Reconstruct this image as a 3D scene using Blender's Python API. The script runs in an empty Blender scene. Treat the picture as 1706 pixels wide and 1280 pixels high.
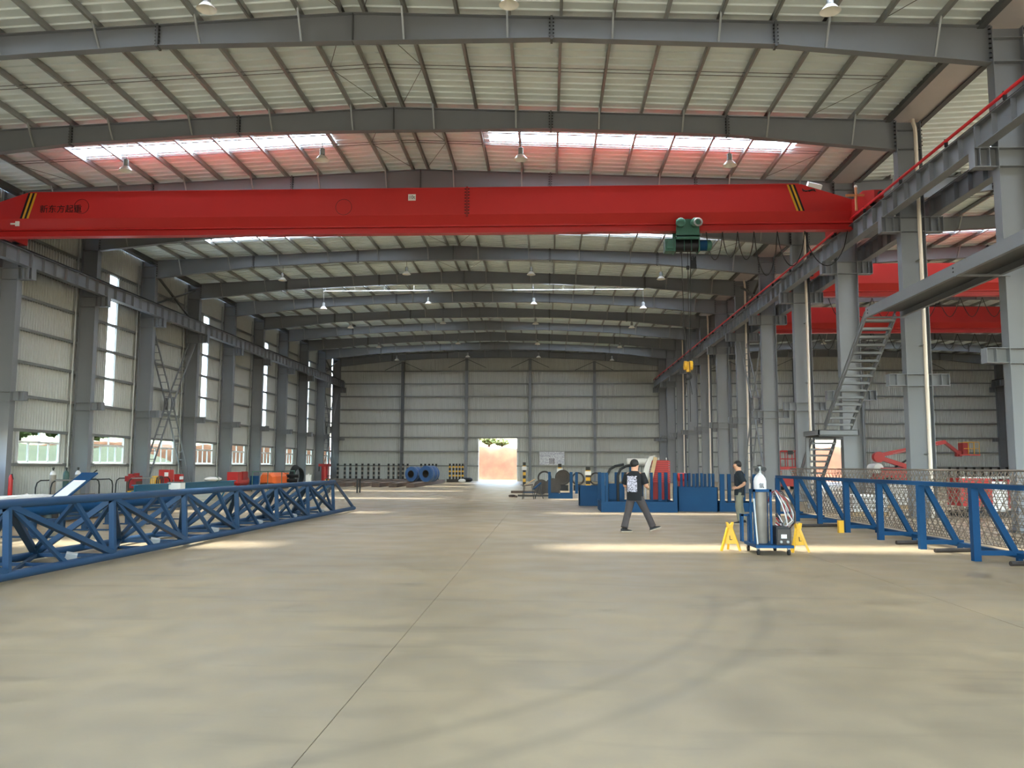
import bpy, bmesh, math, random
from mathutils import Vector, Matrix, Euler
random.seed(7)
S = bpy.context.scene
COL = S.collection
PI = math.pi

# ------------------------------------------------------------------ camera
def setup_camera():
    f, pitch, yaw, roll, h = 1387.32, 0.0981, 0.0436, 0.0032, 1.596
    cam = bpy.data.cameras.new('camera'); o = bpy.data.objects.new('camera', cam); COL.objects.link(o)
    cam.sensor_fit = 'HORIZONTAL'; cam.sensor_width = 36.0; cam.lens = f / 1706 * 36.0
    cam.clip_start = 0.05; cam.clip_end = 600
    fh = Vector((-math.sin(yaw), math.cos(yaw), 0)); r = Vector((math.cos(yaw), math.sin(yaw), 0)); z = Vector((0, 0, 1))
    fw = fh * math.cos(pitch) + z * math.sin(pitch); up = -fh * math.sin(pitch) + z * math.cos(pitch)
    r2 = r * math.cos(roll) + up * math.sin(roll); u2 = -r * math.sin(roll) + up * math.cos(roll)
    M = Matrix((( r2.x, u2.x, -fw.x, 0), (r2.y, u2.y, -fw.y, 0), (r2.z, u2.z, -fw.z, h), (0, 0, 0, 1)))
    o.matrix_world = M
    S.camera = o
setup_camera()

# ------------------------------------------------------------------ sky, sun, exposure
W = bpy.data.worlds.new('sky'); S.world = W; W.use_nodes = True
wn = W.node_tree.nodes; wl = W.node_tree.links
sky = wn.new('ShaderNodeTexSky'); sky.sky_type = 'NISHITA'; sky.sun_disc = False
sky.sun_elevation = math.radians(78); sky.sun_rotation = math.radians(118); sky.air_density = 1.3; sky.dust_density = 1.2; sky.ozone_density = 1.0
wn['Background'].inputs['Strength'].default_value = 0.7
wl.new(sky.outputs['Color'], wn['Background'].inputs['Color'])
sun = bpy.data.lights.new('sun', 'SUN'); sun.energy = 14.0; sun.angle = math.radians(6); sun.color = (1.0, 0.985, 0.965)
so = bpy.data.objects.new('sun', sun); COL.objects.link(so); so.location = (-30, 20, 80)
so.rotation_euler = Vector((2.5, -1.3, -13.9)).to_track_quat('-Z', 'Y').to_euler()
S.view_settings.view_transform = 'Standard'; S.view_settings.look = 'None'; S.view_settings.gamma = 1.0
S.view_settings.use_curve_mapping = False
S.view_settings.exposure = 2.36
S.cycles.max_bounces = 14; S.cycles.diffuse_bounces = 6; S.cycles.glossy_bounces = 3
S.cycles.transmission_bounces = 6; S.cycles.transparent_max_bounces = 12
S.cycles.caustics_reflective = False; S.cycles.caustics_refractive = False
S.cycles.sample_clamp_indirect = 6.0

# ------------------------------------------------------------------ materials
def lin(c):
    return tuple((v / 255 / 12.92 if v / 255 <= 0.04045 else ((v / 255 + 0.055) / 1.055) ** 2.4) for v in c) + (1,)
MATS = {}
def mat(name, rgb, rough=0.55, metal=0.0, var=0.12, scale=3.0, bump=0.0, bscale=40.0, spec=0.4):
    m = bpy.data.materials.new(name); m.use_nodes = True
    n, l = m.node_tree.nodes, m.node_tree.links; b = n['Principled BSDF']
    c = lin(rgb); b.inputs['Roughness'].default_value = rough; b.inputs['Metallic'].default_value = metal
    b.inputs['Specular IOR Level'].default_value = spec
    if var:
        tc = n.new('ShaderNodeNewGeometry'); nz = n.new('ShaderNodeTexNoise'); nz.inputs['Scale'].default_value = scale
        nz.inputs['Detail'].default_value = 5; l.new(tc.outputs['Position'], nz.inputs['Vector'])
        mx = n.new('ShaderNodeMix'); mx.data_type = 'RGBA'
        mx.inputs['A'].default_value = tuple(v * (1 - var) for v in c[:3]) + (1,)
        mx.inputs['B'].default_value = tuple(min(1, v * (1 + var)) for v in c[:3]) + (1,)
        l.new(nz.outputs['Fac'], mx.inputs['Factor']); l.new(mx.outputs['Result'], b.inputs['Base Color'])
        if bump:
            bp = n.new('ShaderNodeBump'); bp.inputs['Strength'].default_value = bump; n2 = n.new('ShaderNodeTexNoise')
            n2.inputs['Scale'].default_value = bscale; l.new(tc.outputs['Position'], n2.inputs['Vector'])
            l.new(n2.outputs['Fac'], bp.inputs['Height']); l.new(bp.outputs['Normal'], b.inputs['Normal'])
    else:
        b.inputs['Base Color'].default_value = c
    MATS[name] = m
    return m
STEEL = mat('grey_steel_paint', (119, 122, 127), 0.5, 0, 0.08, 0.8)
STEEL_D = mat('dark_steel_paint', (84, 86, 88), 0.5, 0, 0.1, 1.0)
GALV = mat('galvanised_steel', (150, 152, 150), 0.4, 0.35, 0.1, 4)
SHEET = mat('roof_sheet', (228, 239, 240), 0.5, 0, 0.05, 0.5)
WALLM = mat('wall_sheet_metal', (184, 186, 182), 0.5, 0, 0.05, 0.35)
PINKG = mat('girt_steel', (120, 122, 120), 0.45, 0.2, 0.1, 3)
RED = mat('crane_red', (186, 42, 42), 0.42, 0, 0.08, 0.7)
RED2 = mat('bright_red', (176, 38, 36), 0.4, 0, 0.08, 3)
DRED = mat('dark_red', (140, 30, 30), 0.5, 0, 0.15, 5)
BLUE = mat('blue_paint', (10, 60, 98), 0.55, 0, 0.15, 2.5, spec=0.2)
BLUE_D = mat('truss_blue', (30, 57, 84), 0.5, 0, 0.15, 3, spec=0.25)
BLUE_T = mat('teal_blue', (26, 92, 118), 0.45, 0, 0.15, 3)
BLACK = mat('black', (22, 22, 24), 0.5, 0, 0.2, 6)
RUBBER = mat('rubber', (30, 30, 30), 0.8, 0, 0.15, 10)
DARK = mat('dark_steel', (66, 60, 56), 0.55, 0.3, 0.3, 5)
RUST = mat('rusty_steel', (92, 76, 66), 0.7, 0.2, 0.35, 6)
WIRE = mat('rusty_wire', (112, 100, 88), 0.6, 0.3, 0.3, 8)
YEL = mat('yellow_paint', (214, 164, 44), 0.45, 0, 0.1, 6)
ORG = mat('orange_paint', (226, 104, 44), 0.45, 0, 0.1, 4)
WHITE = mat('white_paint', (226, 226, 224), 0.45, 0, 0.05, 4)
PVC = mat('cream_pvc', (226, 214, 200), 0.45, 0, 0.05, 4)
GREEN = mat('hoist_green', (52, 98, 82), 0.45, 0, 0.12, 5)
GREEN_P = mat('green_pipe', (70, 104, 92), 0.5, 0, 0.12, 5)
CABLE = mat('cable_black', (24, 26, 26), 0.6, 0, 0)
WOOD = mat('board_wood', (186, 158, 120), 0.7, 0, 0.2, 9)
CLOTH = mat('white_cloth', (208, 204, 198), 0.9, 0, 0.12, 5, 0.4, 8)
SKIN = mat('skin', (196, 146, 118), 0.55, 0, 0.05, 20)
HAIR = mat('hair', (22, 18, 17), 0.6, 0, 0.2, 60)
SHIRT = mat('shirt_black', (20, 21, 24), 0.85, 0, 0.2, 12)
SHIRT2 = mat('shirt_navy', (22, 30, 36), 0.85, 0, 0.2, 12)
TROU1 = mat('trousers_charcoal', (66, 60, 60), 0.85, 0, 0.15, 12)
TROU2 = mat('trousers_khaki', (118, 116, 100), 0.85, 0, 0.12, 12)
SHOE = mat('shoe_black', (26, 24, 24), 0.6, 0, 0.1, 12)
SOLE = mat('shoe_sole', (150, 138, 120), 0.7, 0, 0.1, 12)
CYLW = mat('cylinder_white', (204, 200, 200), 0.4, 0, 0.06, 8)
CYLG = mat('cylinder_grey', (132, 124, 114), 0.5, 0.1, 0.2, 7)
CYLGR = mat('cylinder_green', (58, 84, 78), 0.45, 0, 0.1, 8)
SOIL = mat('orange_soil', (94, 54, 32), 0.95, 0, 0.55, 1.1, 0.6, 1.5)
DIRT = mat('pale_dirt', (84, 76, 64), 0.95, 0, 0.3, 0.25)
LEAF = mat('leaf_green', (92, 104, 48), 0.8, 0, 0.4, 2)
BARK = mat('bark', (84, 66, 50), 0.9, 0, 0.3, 6)
GUTTER = mat('gutter_steel', (196, 190, 190), 0.35, 0.3, 0.06, 3)
LAMPW = mat('lamp_shade_white', (232, 230, 222), 0.4, 0, 0)
COPPER = mat('copper_pipe', (214, 150, 108), 0.4, 0.1, 0.1, 6)
PINKR = mat('conductor_red', (216, 44, 52), 0.4, 0, 0)

def mat_floor():
    m = mat('concrete_floor', (160, 142, 114), 0.42, 0, 0.1, 0.5)
    n, l = m.node_tree.nodes, m.node_tree.links; b = n['Principled BSDF']
    g = n.new('ShaderNodeNewGeometry')
    def noise(scale, det, vec=None):
        t = n.new('ShaderNodeTexNoise'); t.inputs['Scale'].default_value = scale; t.inputs['Detail'].default_value = det
        l.new(vec or g.outputs['Position'], t.inputs['Vector']); return t.outputs['Fac']
    def ramp(src, a, bb, ca, cb):
        r = n.new('ShaderNodeValToRGB'); r.color_ramp.elements[0].position = a; r.color_ramp.elements[1].position = bb
        r.color_ramp.elements[0].color = ca; r.color_ramp.elements[1].color = cb; l.new(src, r.inputs['Fac']); return r.outputs['Color']
    def mul(a, bcol, fac=1.0):
        x = n.new('ShaderNodeMix'); x.data_type = 'RGBA'; x.blend_type = 'MULTIPLY'; x.inputs['Factor'].default_value = fac
        l.new(a, x.inputs['A']); l.new(bcol, x.inputs['B']); return x.outputs['Result']
    base = ramp(noise(0.32, 6), 0.3, 0.7, lin((150, 132, 104)), lin((173, 151, 116)))
    fine = ramp(noise(2.6, 8), 0.35, 0.62, (0.86, 0.86, 0.86, 1), (1, 1, 1, 1))
    mp = n.new('ShaderNodeMapping'); mp.inputs['Scale'].default_value = (0.5, 2.6, 1); l.new(g.outputs['Position'], mp.inputs['Vector'])
    stain = ramp(noise(0.9, 7, mp.outputs['Vector']), 0.26, 0.42, (0.8, 0.81, 0.83, 1), (1, 1, 1, 1))
    col = mul(mul(base, fine), stain)
    # tyre marks: two arcs worn into the slab
    sep = n.new('ShaderNodeSeparateXYZ'); l.new(g.outputs['Position'], sep.inputs['Vector'])
    for R in (9.0, 8.45):
        d = n.new('ShaderNodeVectorMath'); d.operation = 'DISTANCE'; l.new(g.outputs['Position'], d.inputs[0]); d.inputs[1].default_value = (-6.4, 11.4, 0)
        s = n.new('ShaderNodeMath'); s.operation = 'SUBTRACT'; l.new(d.outputs['Value'], s.inputs[0]); s.inputs[1].default_value = R
        a = n.new('ShaderNodeMath'); a.operation = 'ABSOLUTE'; l.new(s.outputs[0], a.inputs[0])
        rr = ramp(a.outputs[0], 0.02, 0.12, (0.86, 0.87, 0.88, 1), (1, 1, 1, 1))
        lim = n.new('ShaderNodeMath'); lim.operation = 'GREATER_THAN'; l.new(sep.outputs['Y'], lim.inputs[0]); lim.inputs[1].default_value = 10.6
        x = n.new('ShaderNodeMix'); x.data_type = 'RGBA'; l.new(lim.outputs[0], x.inputs['Factor']); l.new(rr, x.inputs['A']); x.inputs['B'].default_value = (1, 1, 1, 1)
        col = mul(col, x.outputs['Result'])
    l.new(col, b.inputs['Base Color'])
    rg = ramp(noise(1.3, 4), 0.3, 0.7, (0.34,) * 3 + (1,), (0.55,) * 3 + (1,)); l.new(rg, b.inputs['Roughness'])
    b.inputs['Specular IOR Level'].default_value = 0.35
    bp = n.new('ShaderNodeBump'); bp.inputs['Strength'].default_value = 0.04; l.new(noise(30, 3), bp.inputs['Height']); l.new(bp.outputs['Normal'], b.inputs['Normal'])
    return m
FLOOR = mat_floor()
JOINT = mat('joint_filler', (40, 36, 30), 0.9, 0, 0)

def mat_translucent():
    m = bpy.data.materials.new('skylight_sheet'); m.use_nodes = True; n, l = m.node_tree.nodes, m.node_tree.links
    n.remove(n['Principled BSDF']); out = n['Material Output']
    t = n.new('ShaderNodeBsdfTranslucent'); t.inputs['Color'].default_value = (0.86, 0.9, 0.9, 1)
    p = n.new('ShaderNodeBsdfTransparent'); p.inputs['Color'].default_value = (0.9, 0.95, 0.96, 1)
    x = n.new('ShaderNodeMixShader'); x.inputs['Fac'].default_value = 0.26
    l.new(t.outputs[0], x.inputs[1]); l.new(p.outputs[0], x.inputs[2]); l.new(x.outputs[0], out.inputs['Surface'])
    return m
SKYL = mat_translucent()
def mat_glass():
    m = bpy.data.materials.new('window_glass'); m.use_nodes = True; n, l = m.node_tree.nodes, m.node_tree.links
    n.remove(n['Principled BSDF']); out = n['Material Output']
    t = n.new('ShaderNodeBsdfGlossy'); t.inputs['Roughness'].default_value = 0.05
    p = n.new('ShaderNodeBsdfTransparent'); p.inputs['Color'].default_value = (0.52, 0.6, 0.58, 1)
    x = n.new('ShaderNodeMixShader'); x.inputs['Fac'].default_value = 0.94
    l.new(t.outputs[0], x.inputs[1]); l.new(p.outputs[0], x.inputs[2]); l.new(x.outputs[0], out.inputs['Surface'])
    return m
GLASS = mat_glass()
def mat_print(name, ink, paper, scale):
    m = mat(name, paper, 0.8, 0, 0); n, l = m.node_tree.nodes, m.node_tree.links; b = n['Principled BSDF']
    tc = n.new('ShaderNodeTexCoord'); nz = n.new('ShaderNodeTexNoise'); nz.inputs['Scale'].default_value = scale; nz.inputs['Detail'].default_value = 1.0
    nz.inputs['Distortion'].default_value = 1.6; mpp = n.new('ShaderNodeMapping'); mpp.inputs['Scale'].default_value = (.55, 1, 1.35); l.new(tc.outputs['Object'], mpp.inputs['Vector']); l.new(mpp.outputs['Vector'], nz.inputs['Vector'])
    r = n.new('ShaderNodeValToRGB'); r.color_ramp.interpolation = 'CONSTANT'
    e = r.color_ramp.elements; e[0].color = lin(paper); e[1].position = 0.43; e[1].color = lin(ink); e2 = r.color_ramp.elements.new(0.54); e2.color = lin(paper)
    l.new(nz.outputs['Fac'], r.inputs['Fac']); l.new(r.outputs['Color'], b.inputs['Base Color']); return m
PRINT = mat_print('shirt_print', (24, 24, 30), (196, 192, 206), 26)
BOARDP = mat_print('notice_print', (172, 172, 184), (214, 216, 218), 5)

# ------------------------------------------------------------------ mesh builder
class MB:
    def __init__(s): s.v = []; s.f = []
    def add(s, vs, fs):
        k = len(s.v); s.v += [tuple(p) for p in vs]; s.f += [tuple(i + k for i in f) for f in fs]; return s
    def box(s, c, d, rot=None):
        x, y, z = d[0] / 2, d[1] / 2, d[2] / 2
        vs = [Vector((a * x, b * y, e * z)) for a, b, e in ((-1,-1,-1),(1,-1,-1),(1,1,-1),(-1,1,-1),(-1,-1,1),(1,-1,1),(1,1,1),(-1,1,1))]
        if rot: R = Euler(rot).to_matrix(); vs = [R @ p for p in vs]
        vs = [p + Vector(c) for p in vs]
        return s.add(vs, [(0,3,2,1),(4,5,6,7),(0,1,5,4),(1,2,6,5),(2,3,7,6),(3,0,4,7)])
    def bb(s, x0, x1, y0, y1, z0, z1): return s.box(((x0+x1)/2,(y0+y1)/2,(z0+z1)/2), (abs(x1-x0),abs(y1-y0),abs(z1-z0)))
    def bar(s, a, b, w, h, up=(0,0,1)):
        a, b = Vector(a), Vector(b); d = (b - a).normalized(); up = Vector(up)
        if abs(d.dot(up)) > 0.98: up = Vector((0,1,0)) if abs(d.y) < 0.9 else Vector((1,0,0))
        sx = d.cross(up).normalized() * (w/2); sy = sx.cross(d).normalized() * (h/2)
        vs = [p + i*sx + j*sy for p in (a, b) for i, j in ((-1,-1),(1,-1),(1,1),(-1,1))]
        return s.add(vs, [(3,2,1,0),(4,5,6,7),(0,1,5,4),(1,2,6,5),(2,3,7,6),(3,0,4,7)])
    def path(s, pts, r, n=8, closed=False, caps=True):
        pts = [Vector(p) for p in pts]; m = len(pts); rs = r if isinstance(r, (list, tuple)) else [r]*m
        vs = []; nrm = None
        for i, p in enumerate(pts):
            if closed: d = (pts[(i+1) % m] - pts[i-1])
            else: d = pts[min(i+1, m-1)] - pts[max(i-1, 0)]
            d = d.normalized() if d.length > 1e-9 else Vector((0,0,1))
            if nrm is None: nrm = d.orthogonal().normalized()
            nrm = (nrm - d * nrm.dot(d)); nrm = nrm.normalized() if nrm.length > 1e-6 else d.orthogonal().normalized()
            bn = d.cross(nrm)
            vs += [p + rs[i]*(math.cos(2*PI*k/n)*nrm + math.sin(2*PI*k/n)*bn) for k in range(n)]
        fs = []
        for i in range(m if closed else m-1):
            j = (i+1) % m
            fs += [(i*n+k, i*n+(k+1)%n, j*n+(k+1)%n, j*n+k) for k in range(n)]
        if caps and not closed: fs += [tuple(range(n-1,-1,-1)), tuple((m-1)*n+k for k in range(n))]
        return s.add(vs, fs)
    def tube(s, a, b, r, n=10): return s.path([a, b], r, n)
    def lathe(s, prof, n=20, c=(0,0,0), axis='z'):
        vs = []; c = Vector(c)
        for r, h in prof:
            for k in range(n):
                a = 2*PI*k/n; p = (r*math.cos(a), r*math.sin(a), h)
                if axis == 'x': p = (p[2], p[0], p[1])
                if axis == 'y': p = (p[1], p[2], p[0])
                vs.append(Vector(p) + c)
        fs = [(i*n+k, i*n+(k+1)%n, (i+1)*n+(k+1)%n, (i+1)*n+k) for i in range(len(prof)-1) for k in range(n)]
        m = len(prof)
        if prof[0] != prof[-1]: fs += [tuple(range(n-1,-1,-1)), tuple((m-1)*n+k for k in range(n))]
        return s.add(vs, fs)
    def prism(s, poly, a, b, axis='x'):   # poly in the two other axes
        n = len(poly); vs = []
        for t in (a, b):
            for p, q in poly:
                vs.append({'x': (t,p,q), 'y': (p,t,q), 'z': (p,q,t)}[axis])
        fs = [(i, (i+1)%n, n+(i+1)%n, n+i) for i in range(n)] + [tuple(range(n-1,-1,-1)), tuple(range(n, 2*n))]
        return s.add(vs, fs)
    def loft(s, secs, caps=True):
        n = len(secs[0]); vs = [p for q in secs for p in q]
        fs = [(i*n+k, i*n+(k+1)%n, (i+1)*n+(k+1)%n, (i+1)*n+k) for i in range(len(secs)-1) for k in range(n)]
        if caps: m = len(secs); fs += [tuple(range(n-1,-1,-1)), tuple((m-1)*n+k for k in range(n))]
        return s.add(vs, fs)
    def ball(s, c, r, n=14, m=8):
        rx, ry, rz = r if isinstance(r, (tuple, list)) else (r, r, r)
        prof = [(max(1e-4, math.sin(PI*i/m)), -math.cos(PI*i/m)) for i in range(m+1)]
        vs = [(c[0]+rx*a*math.cos(2*PI*k/n), c[1]+ry*a*math.sin(2*PI*k/n), c[2]+rz*h) for a, h in prof for k in range(n)]
        fs = [(i*n+k, i*n+(k+1)%n, (i+1)*n+(k+1)%n, (i+1)*n+k) for i in range(m) for k in range(n)]
        return s.add(vs, fs)
    def mesh(s, name, m, smooth=False):
        me = bpy.data.meshes.new(name); me.from_pydata(s.v, [], s.f); me.update()
        bm = bmesh.new(); bm.from_mesh(me); bmesh.ops.recalc_face_normals(bm, faces=bm.faces); bm.to_mesh(me); bm.free()
        me.materials.append(m)
        if smooth:
            me.polygons.foreach_set('use_smooth', [True]*len(me.polygons)); me.set_sharp_from_angle(angle=math.radians(40))
        return me

def obj(name, me, parent=None, loc=(0,0,0), rot=(0,0,0), scale=None, kind=None, label=None):
    o = bpy.data.objects.new(name, me); COL.objects.link(o); o.location = loc; o.rotation_euler = rot
    if scale: o.scale = scale
    if parent: o.parent = parent
    if kind: o['kind'] = kind
    if label: o['label'] = label
    return o
def tag(o, label, cat, group=None, kind=None):
    o['label'] = label; o['category'] = cat
    if group: o['group'] = group
    if kind: o['kind'] = kind
    return o
def thing(name, label, cat, loc=(0,0,0), rz=0, group=None, kind=None):
    o = bpy.data.objects.new(name, None); COL.objects.link(o); o.location = loc; o.rotation_euler = (0,0,rz)
    o.empty_display_size = 0.2
    return tag(o, label, cat, group, kind)
def part(name, mb, m, parent, smooth=False, loc=(0,0,0), rot=(0,0,0), kind=None, label=None):
    return obj(name, mb.mesh(name, m, smooth), parent, loc, rot, None, kind, label)
def single(name, mb, m, label, cat, loc=(0,0,0), rz=0, group=None, smooth=False):
    o = obj(name, mb.mesh(name, m, smooth), None, loc, (0,0,rz)); return tag(o, label, cat, group)
def structure(name, mb=None, m=None, smooth=False):
    o = obj(name, mb.mesh(name, m, smooth) if mb else None); o['kind'] = 'structure'; return o
def copy_tree(o, parent=None, loc=None, rz=None):
    c = o.copy(); COL.objects.link(c)
    if parent: c.parent = parent
    if loc is not None: c.location = loc
    if rz is not None: c.rotation_euler = (0,0,rz)
    for ch in list(o.children): copy_tree(ch, c)
    return c
def text_mesh(name, body, size, m, depth=0.004):
    cu = bpy.data.curves.new(name, 'FONT'); cu.body = body; cu.size = size; cu.extrude = depth; cu.align_x = 'CENTER'; cu.align_y = 'CENTER'
    o = bpy.data.objects.new(name, cu); COL.objects.link(o); dg = bpy.context.evaluated_depsgraph_get()
    me = bpy.data.meshes.new_from_object(o.evaluated_get(dg)); bpy.data.objects.remove(o); bpy.data.curves.remove(cu)
    me.name = name; me.materials.clear(); me.materials.append(m); return me
ORD = ['first','second','third','fourth','fifth','sixth','seventh','eighth','ninth','tenth','eleventh','twelfth','thirteenth']

# ------------------------------------------------------------------ dimensions
def FY(k): return 21.36 + 6*(k-1)
XL, XM0, XM1 = -22.1, 11.55, 12.35          # inner face of wall columns, faces of the middle columns
XR1 = -5.28; XR2 = 11.95 + (11.95 - XR1)    # the two ridges
WL, WR = -23.1, 47.0                        # side walls
YF = 87.75                                  # far wall
HALF = 16.83
Y0 = -9.0

# ------------------------------------------------------------------ floor
fl = structure('floor', MB().bb(-23.3, 47.2, Y0, 88.0, -0.3, -0.012), JOINT)
xs = [-23.2] + [-1.36 + 6.1*k for k in range(-3, 8)] + [47.1]; ys = [Y0, 0.0, 50.6, 87.9]
for i in range(len(xs)-1):
    for j in range(3):
        g = 0.003
        part('slab', MB().bb(xs[i]+g, xs[i+1]-g, ys[j]+g, ys[j+1]-g, -0.2, 0.0), FLOOR, fl)

# ------------------------------------------------------------------ corrugated sheet
def corr_profile(width, pitch, top, depth):
    n = max(1, round(width / pitch)); p = width / n; pts = []
    for i in range(n):
        a = i*p
        pts += [(a, 0), (a + p*0.5 - top, 0), (a + p*0.5 - top*0.5, depth), (a + p*0.5 + top*0.5, depth), (a + p*0.5 + top, 0)]
    pts.append((width, 0)); return pts
def wall_sheet_mesh(width, z0, z1, name, m, axis, out):      # axis the sheet runs along; ribs stand vertical, towards inside = out sign
    mb = MB(); pr = corr_profile(width, 0.21, 0.035, 0.07)
    vs = []
    for z in (z0, z1):
        for u, d in pr:
            vs.append((u, d*out, z) if axis == 'x' else (d*out, u, z))
    n = len(pr); mb.add(vs, [(i, i+1, n+i+1, n+i) for i in range(n-1)])
    return mb.mesh(name, m)
_cache = {}
def cached(key, fn):
    if key not in _cache: _cache[key] = fn()
    return _cache[key]

# ------------------------------------------------------------------ left wall
GZ = [1.64, 3.14, 4.62, 6.1, 7.54, 8.95, 10.3, 11.65]
ZE = 13.2
wl_ = structure('wall_left')
EDGE = [0, .95, 1.9, 2.85, 3.6, 4.3, 5.0, 6.0]
def lsheet(w, z0, z1, y, m=WALLM, nm='wall_sheet'):
    me = cached(('l', round(w,3), z0, z1, m.name), lambda: wall_sheet_mesh(w, z0, z1, nm, m, 'y', 1))
    obj(nm, me, wl_, (WL, y, 0))
for k in range(2, 12):
    y0 = FY(k)
    for i in range(7):
        w = EDGE[i+1] - EDGE[i]; y = y0 + EDGE[i]
        sk = (k % 2 == 0 and i == 3)
        if i in (2, 3, 4, 5):
            lsheet(w, 0, GZ[0], y)
            if sk:
                lsheet(w, GZ[1], 4.7, y); lsheet(w, 4.7, 11.55, y, SKYL, 'skylight_sheet'); lsheet(w, 11.55, ZE, y)
            else: lsheet(w, GZ[1], ZE, y)
        else: lsheet(w, 0, ZE, y)
    for gi, z in enumerate(GZ):
        me = cached('girt', lambda: MB().bb(0, .16, 0, 6, -.01, .01).bb(0.14, 0.16, 0, 6, -.12, .0).bb(0, .02, 0, 6, -.12, .0).mesh('girt', PINKG))
        obj('girt', me, wl_, (WL+.03, y0, z))
    obj('edge_pipe', cached('epipe', lambda: MB().tube((0,0,0), (0,0,ZE-.5), .055, 8).mesh('edge_pipe', GALV, True)), wl_, (WL+.18, y0-.42, 0))
obj('wall_sheet', wall_sheet_mesh(27.36-Y0, 0, ZE, 'wall_sheet', WALLM, 'y', 1), wl_, (WL, Y0, 0))
wb = structure('wall_near')  # unseen end wall, added with openings sized for the daylight they let in
for a, b, z0 in ((WL, -20.0, 0), (-20.0, 9.0, 9.6), (9.0, 24.0, 0), (24.0, 34.0, 6.0), (34.0, WR, 0)): obj('wall_sheet', wall_sheet_mesh(b-a, z0, 14.0, 'wall_sheet', WALLM, 'x', 1), wb, (a, Y0, 0))

wn_i = 0
def window(x, y0, y1, z0, z1, n):
    w = structure('window_%d' % n); w.location = (x, y0, 0); L = y1 - y0; t = .05
    fr = MB()
    fr.bb(-.04, .06, 0, L, z0, z0+t).bb(-.04, .06, 0, L, z1-t, z1).bb(-.04, .06, 0, t, z0, z1).bb(-.04, .06, L-t, L, z0, z1)
    zt = z0 + (z1-z0)*.64
    fr.bb(-.03, .05, 0, L, zt-.035, zt+.035).bb(-.03, .05, L/2-.025, L/2+.025, zt, z1)
    part('window_frame', fr, WHITE, w)
    part('window_sill', MB().bb(-.06, .2, -.05, L+.05, z0-.04, z0), WHITE, w)
    for i in range(4):
        a = t + (L-2*t)/4*i; b = a + (L-2*t)/4
        s = MB().bb(-.02, .02, a, a+.035, z0+t, zt-.03).bb(-.02, .02, b-.035, b, z0+t, zt-.03).bb(-.02, .02, a, b, z0+t, z0+t+.035).bb(-.02, .02, a, b, zt-.065, zt-.03)
        p = part('sash', s, WHITE, w, loc=((i % 2)*.03 - .015, 0, 0))
        part('pane', MB().bb(-.004, .004, a+.03, b-.03, z0+t, zt-.03), GLASS, p)
    for i in range(2):
        part('pane', MB().bb(-.004, .004, L/2*i+t, L/2*(i+1)-t/2, zt+.03, z1-t), GLASS, w)
for k in range(3, 12): window(WL+.05, FY(k)+1.9, FY(k)+5.0, GZ[0]+.02, GZ[1]-.02, k-2)

# ------------------------------------------------------------------ far wall
wf = structure('wall_far')
DOORS = [(-7.3, -3.3, 4.45), (26.9, 30.9, 4.35)]
def fsheet(x0, x1, z0, z1):
    w = x1 - x0
    me = cached(('f', round(w,3), z0, z1), lambda: wall_sheet_mesh(w, z0, z1, 'wall_sheet', WALLM, 'x', -1))
    obj('wall_sheet', me, wf, (x0, YF, 0))
def roofz(x): return 14.02 - .043*min(abs(x-XR1), abs(x-XR2))
x = WL
cuts = sorted([d[0] for d in DOORS] + [d[1] for d in DOORS]); xs = []
segs = [WL] + cuts + [WR]
for a, b in zip(segs[:-1], segs[1:]):
    n = max(1, round((b-a)/1.06))
    for i in range(n):
        x0 = a + (b-a)/n*i; x1 = a + (b-a)/n*(i+1)
        d = [q for q in DOORS if q[0]-.01 <= x0 < q[1]-.01]
        z1 = 13.25 if True else 0
        fsheet(x0, x1, d[0][2] if d else 0, round(min(roofz(x0), roofz(x1))+.02, 2))
for gi, z in enumerate(GZ):
    for a, b in ((WL, 11.9), (12.0, WR)):
        spans = [(a, b)]
        for d in DOORS:
            if z < d[2]: spans = [s for q in spans for s in ([(q[0], d[0]), (d[1], q[1])] if q[0] < d[0] < q[1] else [q])]
        for p, q in spans: part('girt', MB().bb(p, q, YF-.19, YF-.03, z-.01, z+.01).bb(p, q, YF-.19, YF-.17, z-.13, z), PINKG, wf)
for i, (a, b, h) in enumerate(DOORS):
    d = structure('door_%d' % (i+1))
    part('door_frame', MB().bb(a-.1, a, YF-.12, YF+.08, 0, h+.1).bb(b, b+.1, YF-.12, YF+.08, 0, h+.1).bb(a-.1, b+.1, YF-.12, YF+.08, h, h+.12), WHITE, d)
def hcol(depth, width, h, axis='x', tf=.016, tw=.012):
    m = MB()
    if axis == 'x': m.bb(-depth/2, -depth/2+tf, -width/2, width/2, 0, h).bb(depth/2-tf, depth/2, -width/2, width/2, 0, h).bb(-depth/2+tf, depth/2-tf, -tw/2, tw/2, 0, h)
    else: m.bb(-width/2, width/2, -depth/2, -depth/2+tf, 0, h).bb(-width/2, width/2, depth/2-tf, depth/2, 0, h).bb(-tw/2, tw/2, -depth/2+tf, depth/2-tf, 0, h)
    return m
GX = [-15.4, -8.6, -1.9, 4.86, 18.9, 25.6, 32.4, 39.1]
for i, gx in enumerate(GX):
    t = thing('gable_column', ('slim grey gable column on the far wall, %s from the left corner' % ORD[i]) if i < 4 else ('slim grey gable column on the second hall end wall, %s from the middle columns' % ORD[i-4]), 'column', (gx, YF-.45, 0), kind='thing')
    part('shaft', hcol(.5, .26, roofz(gx)-1.0, 'y'), STEEL_D if i in (0,) else STEEL, t); part('base_plate', MB().bb(-.2, .2, -.3, .3, 0, .03), STEEL_D, t)
    for q in (-1, 1): part('stay', MB().bar((q*.1, .1, roofz(gx)-1.05), (q*2.0, .3, roofz(gx)-1.9), .05, .05), STEEL_D, t)
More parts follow.
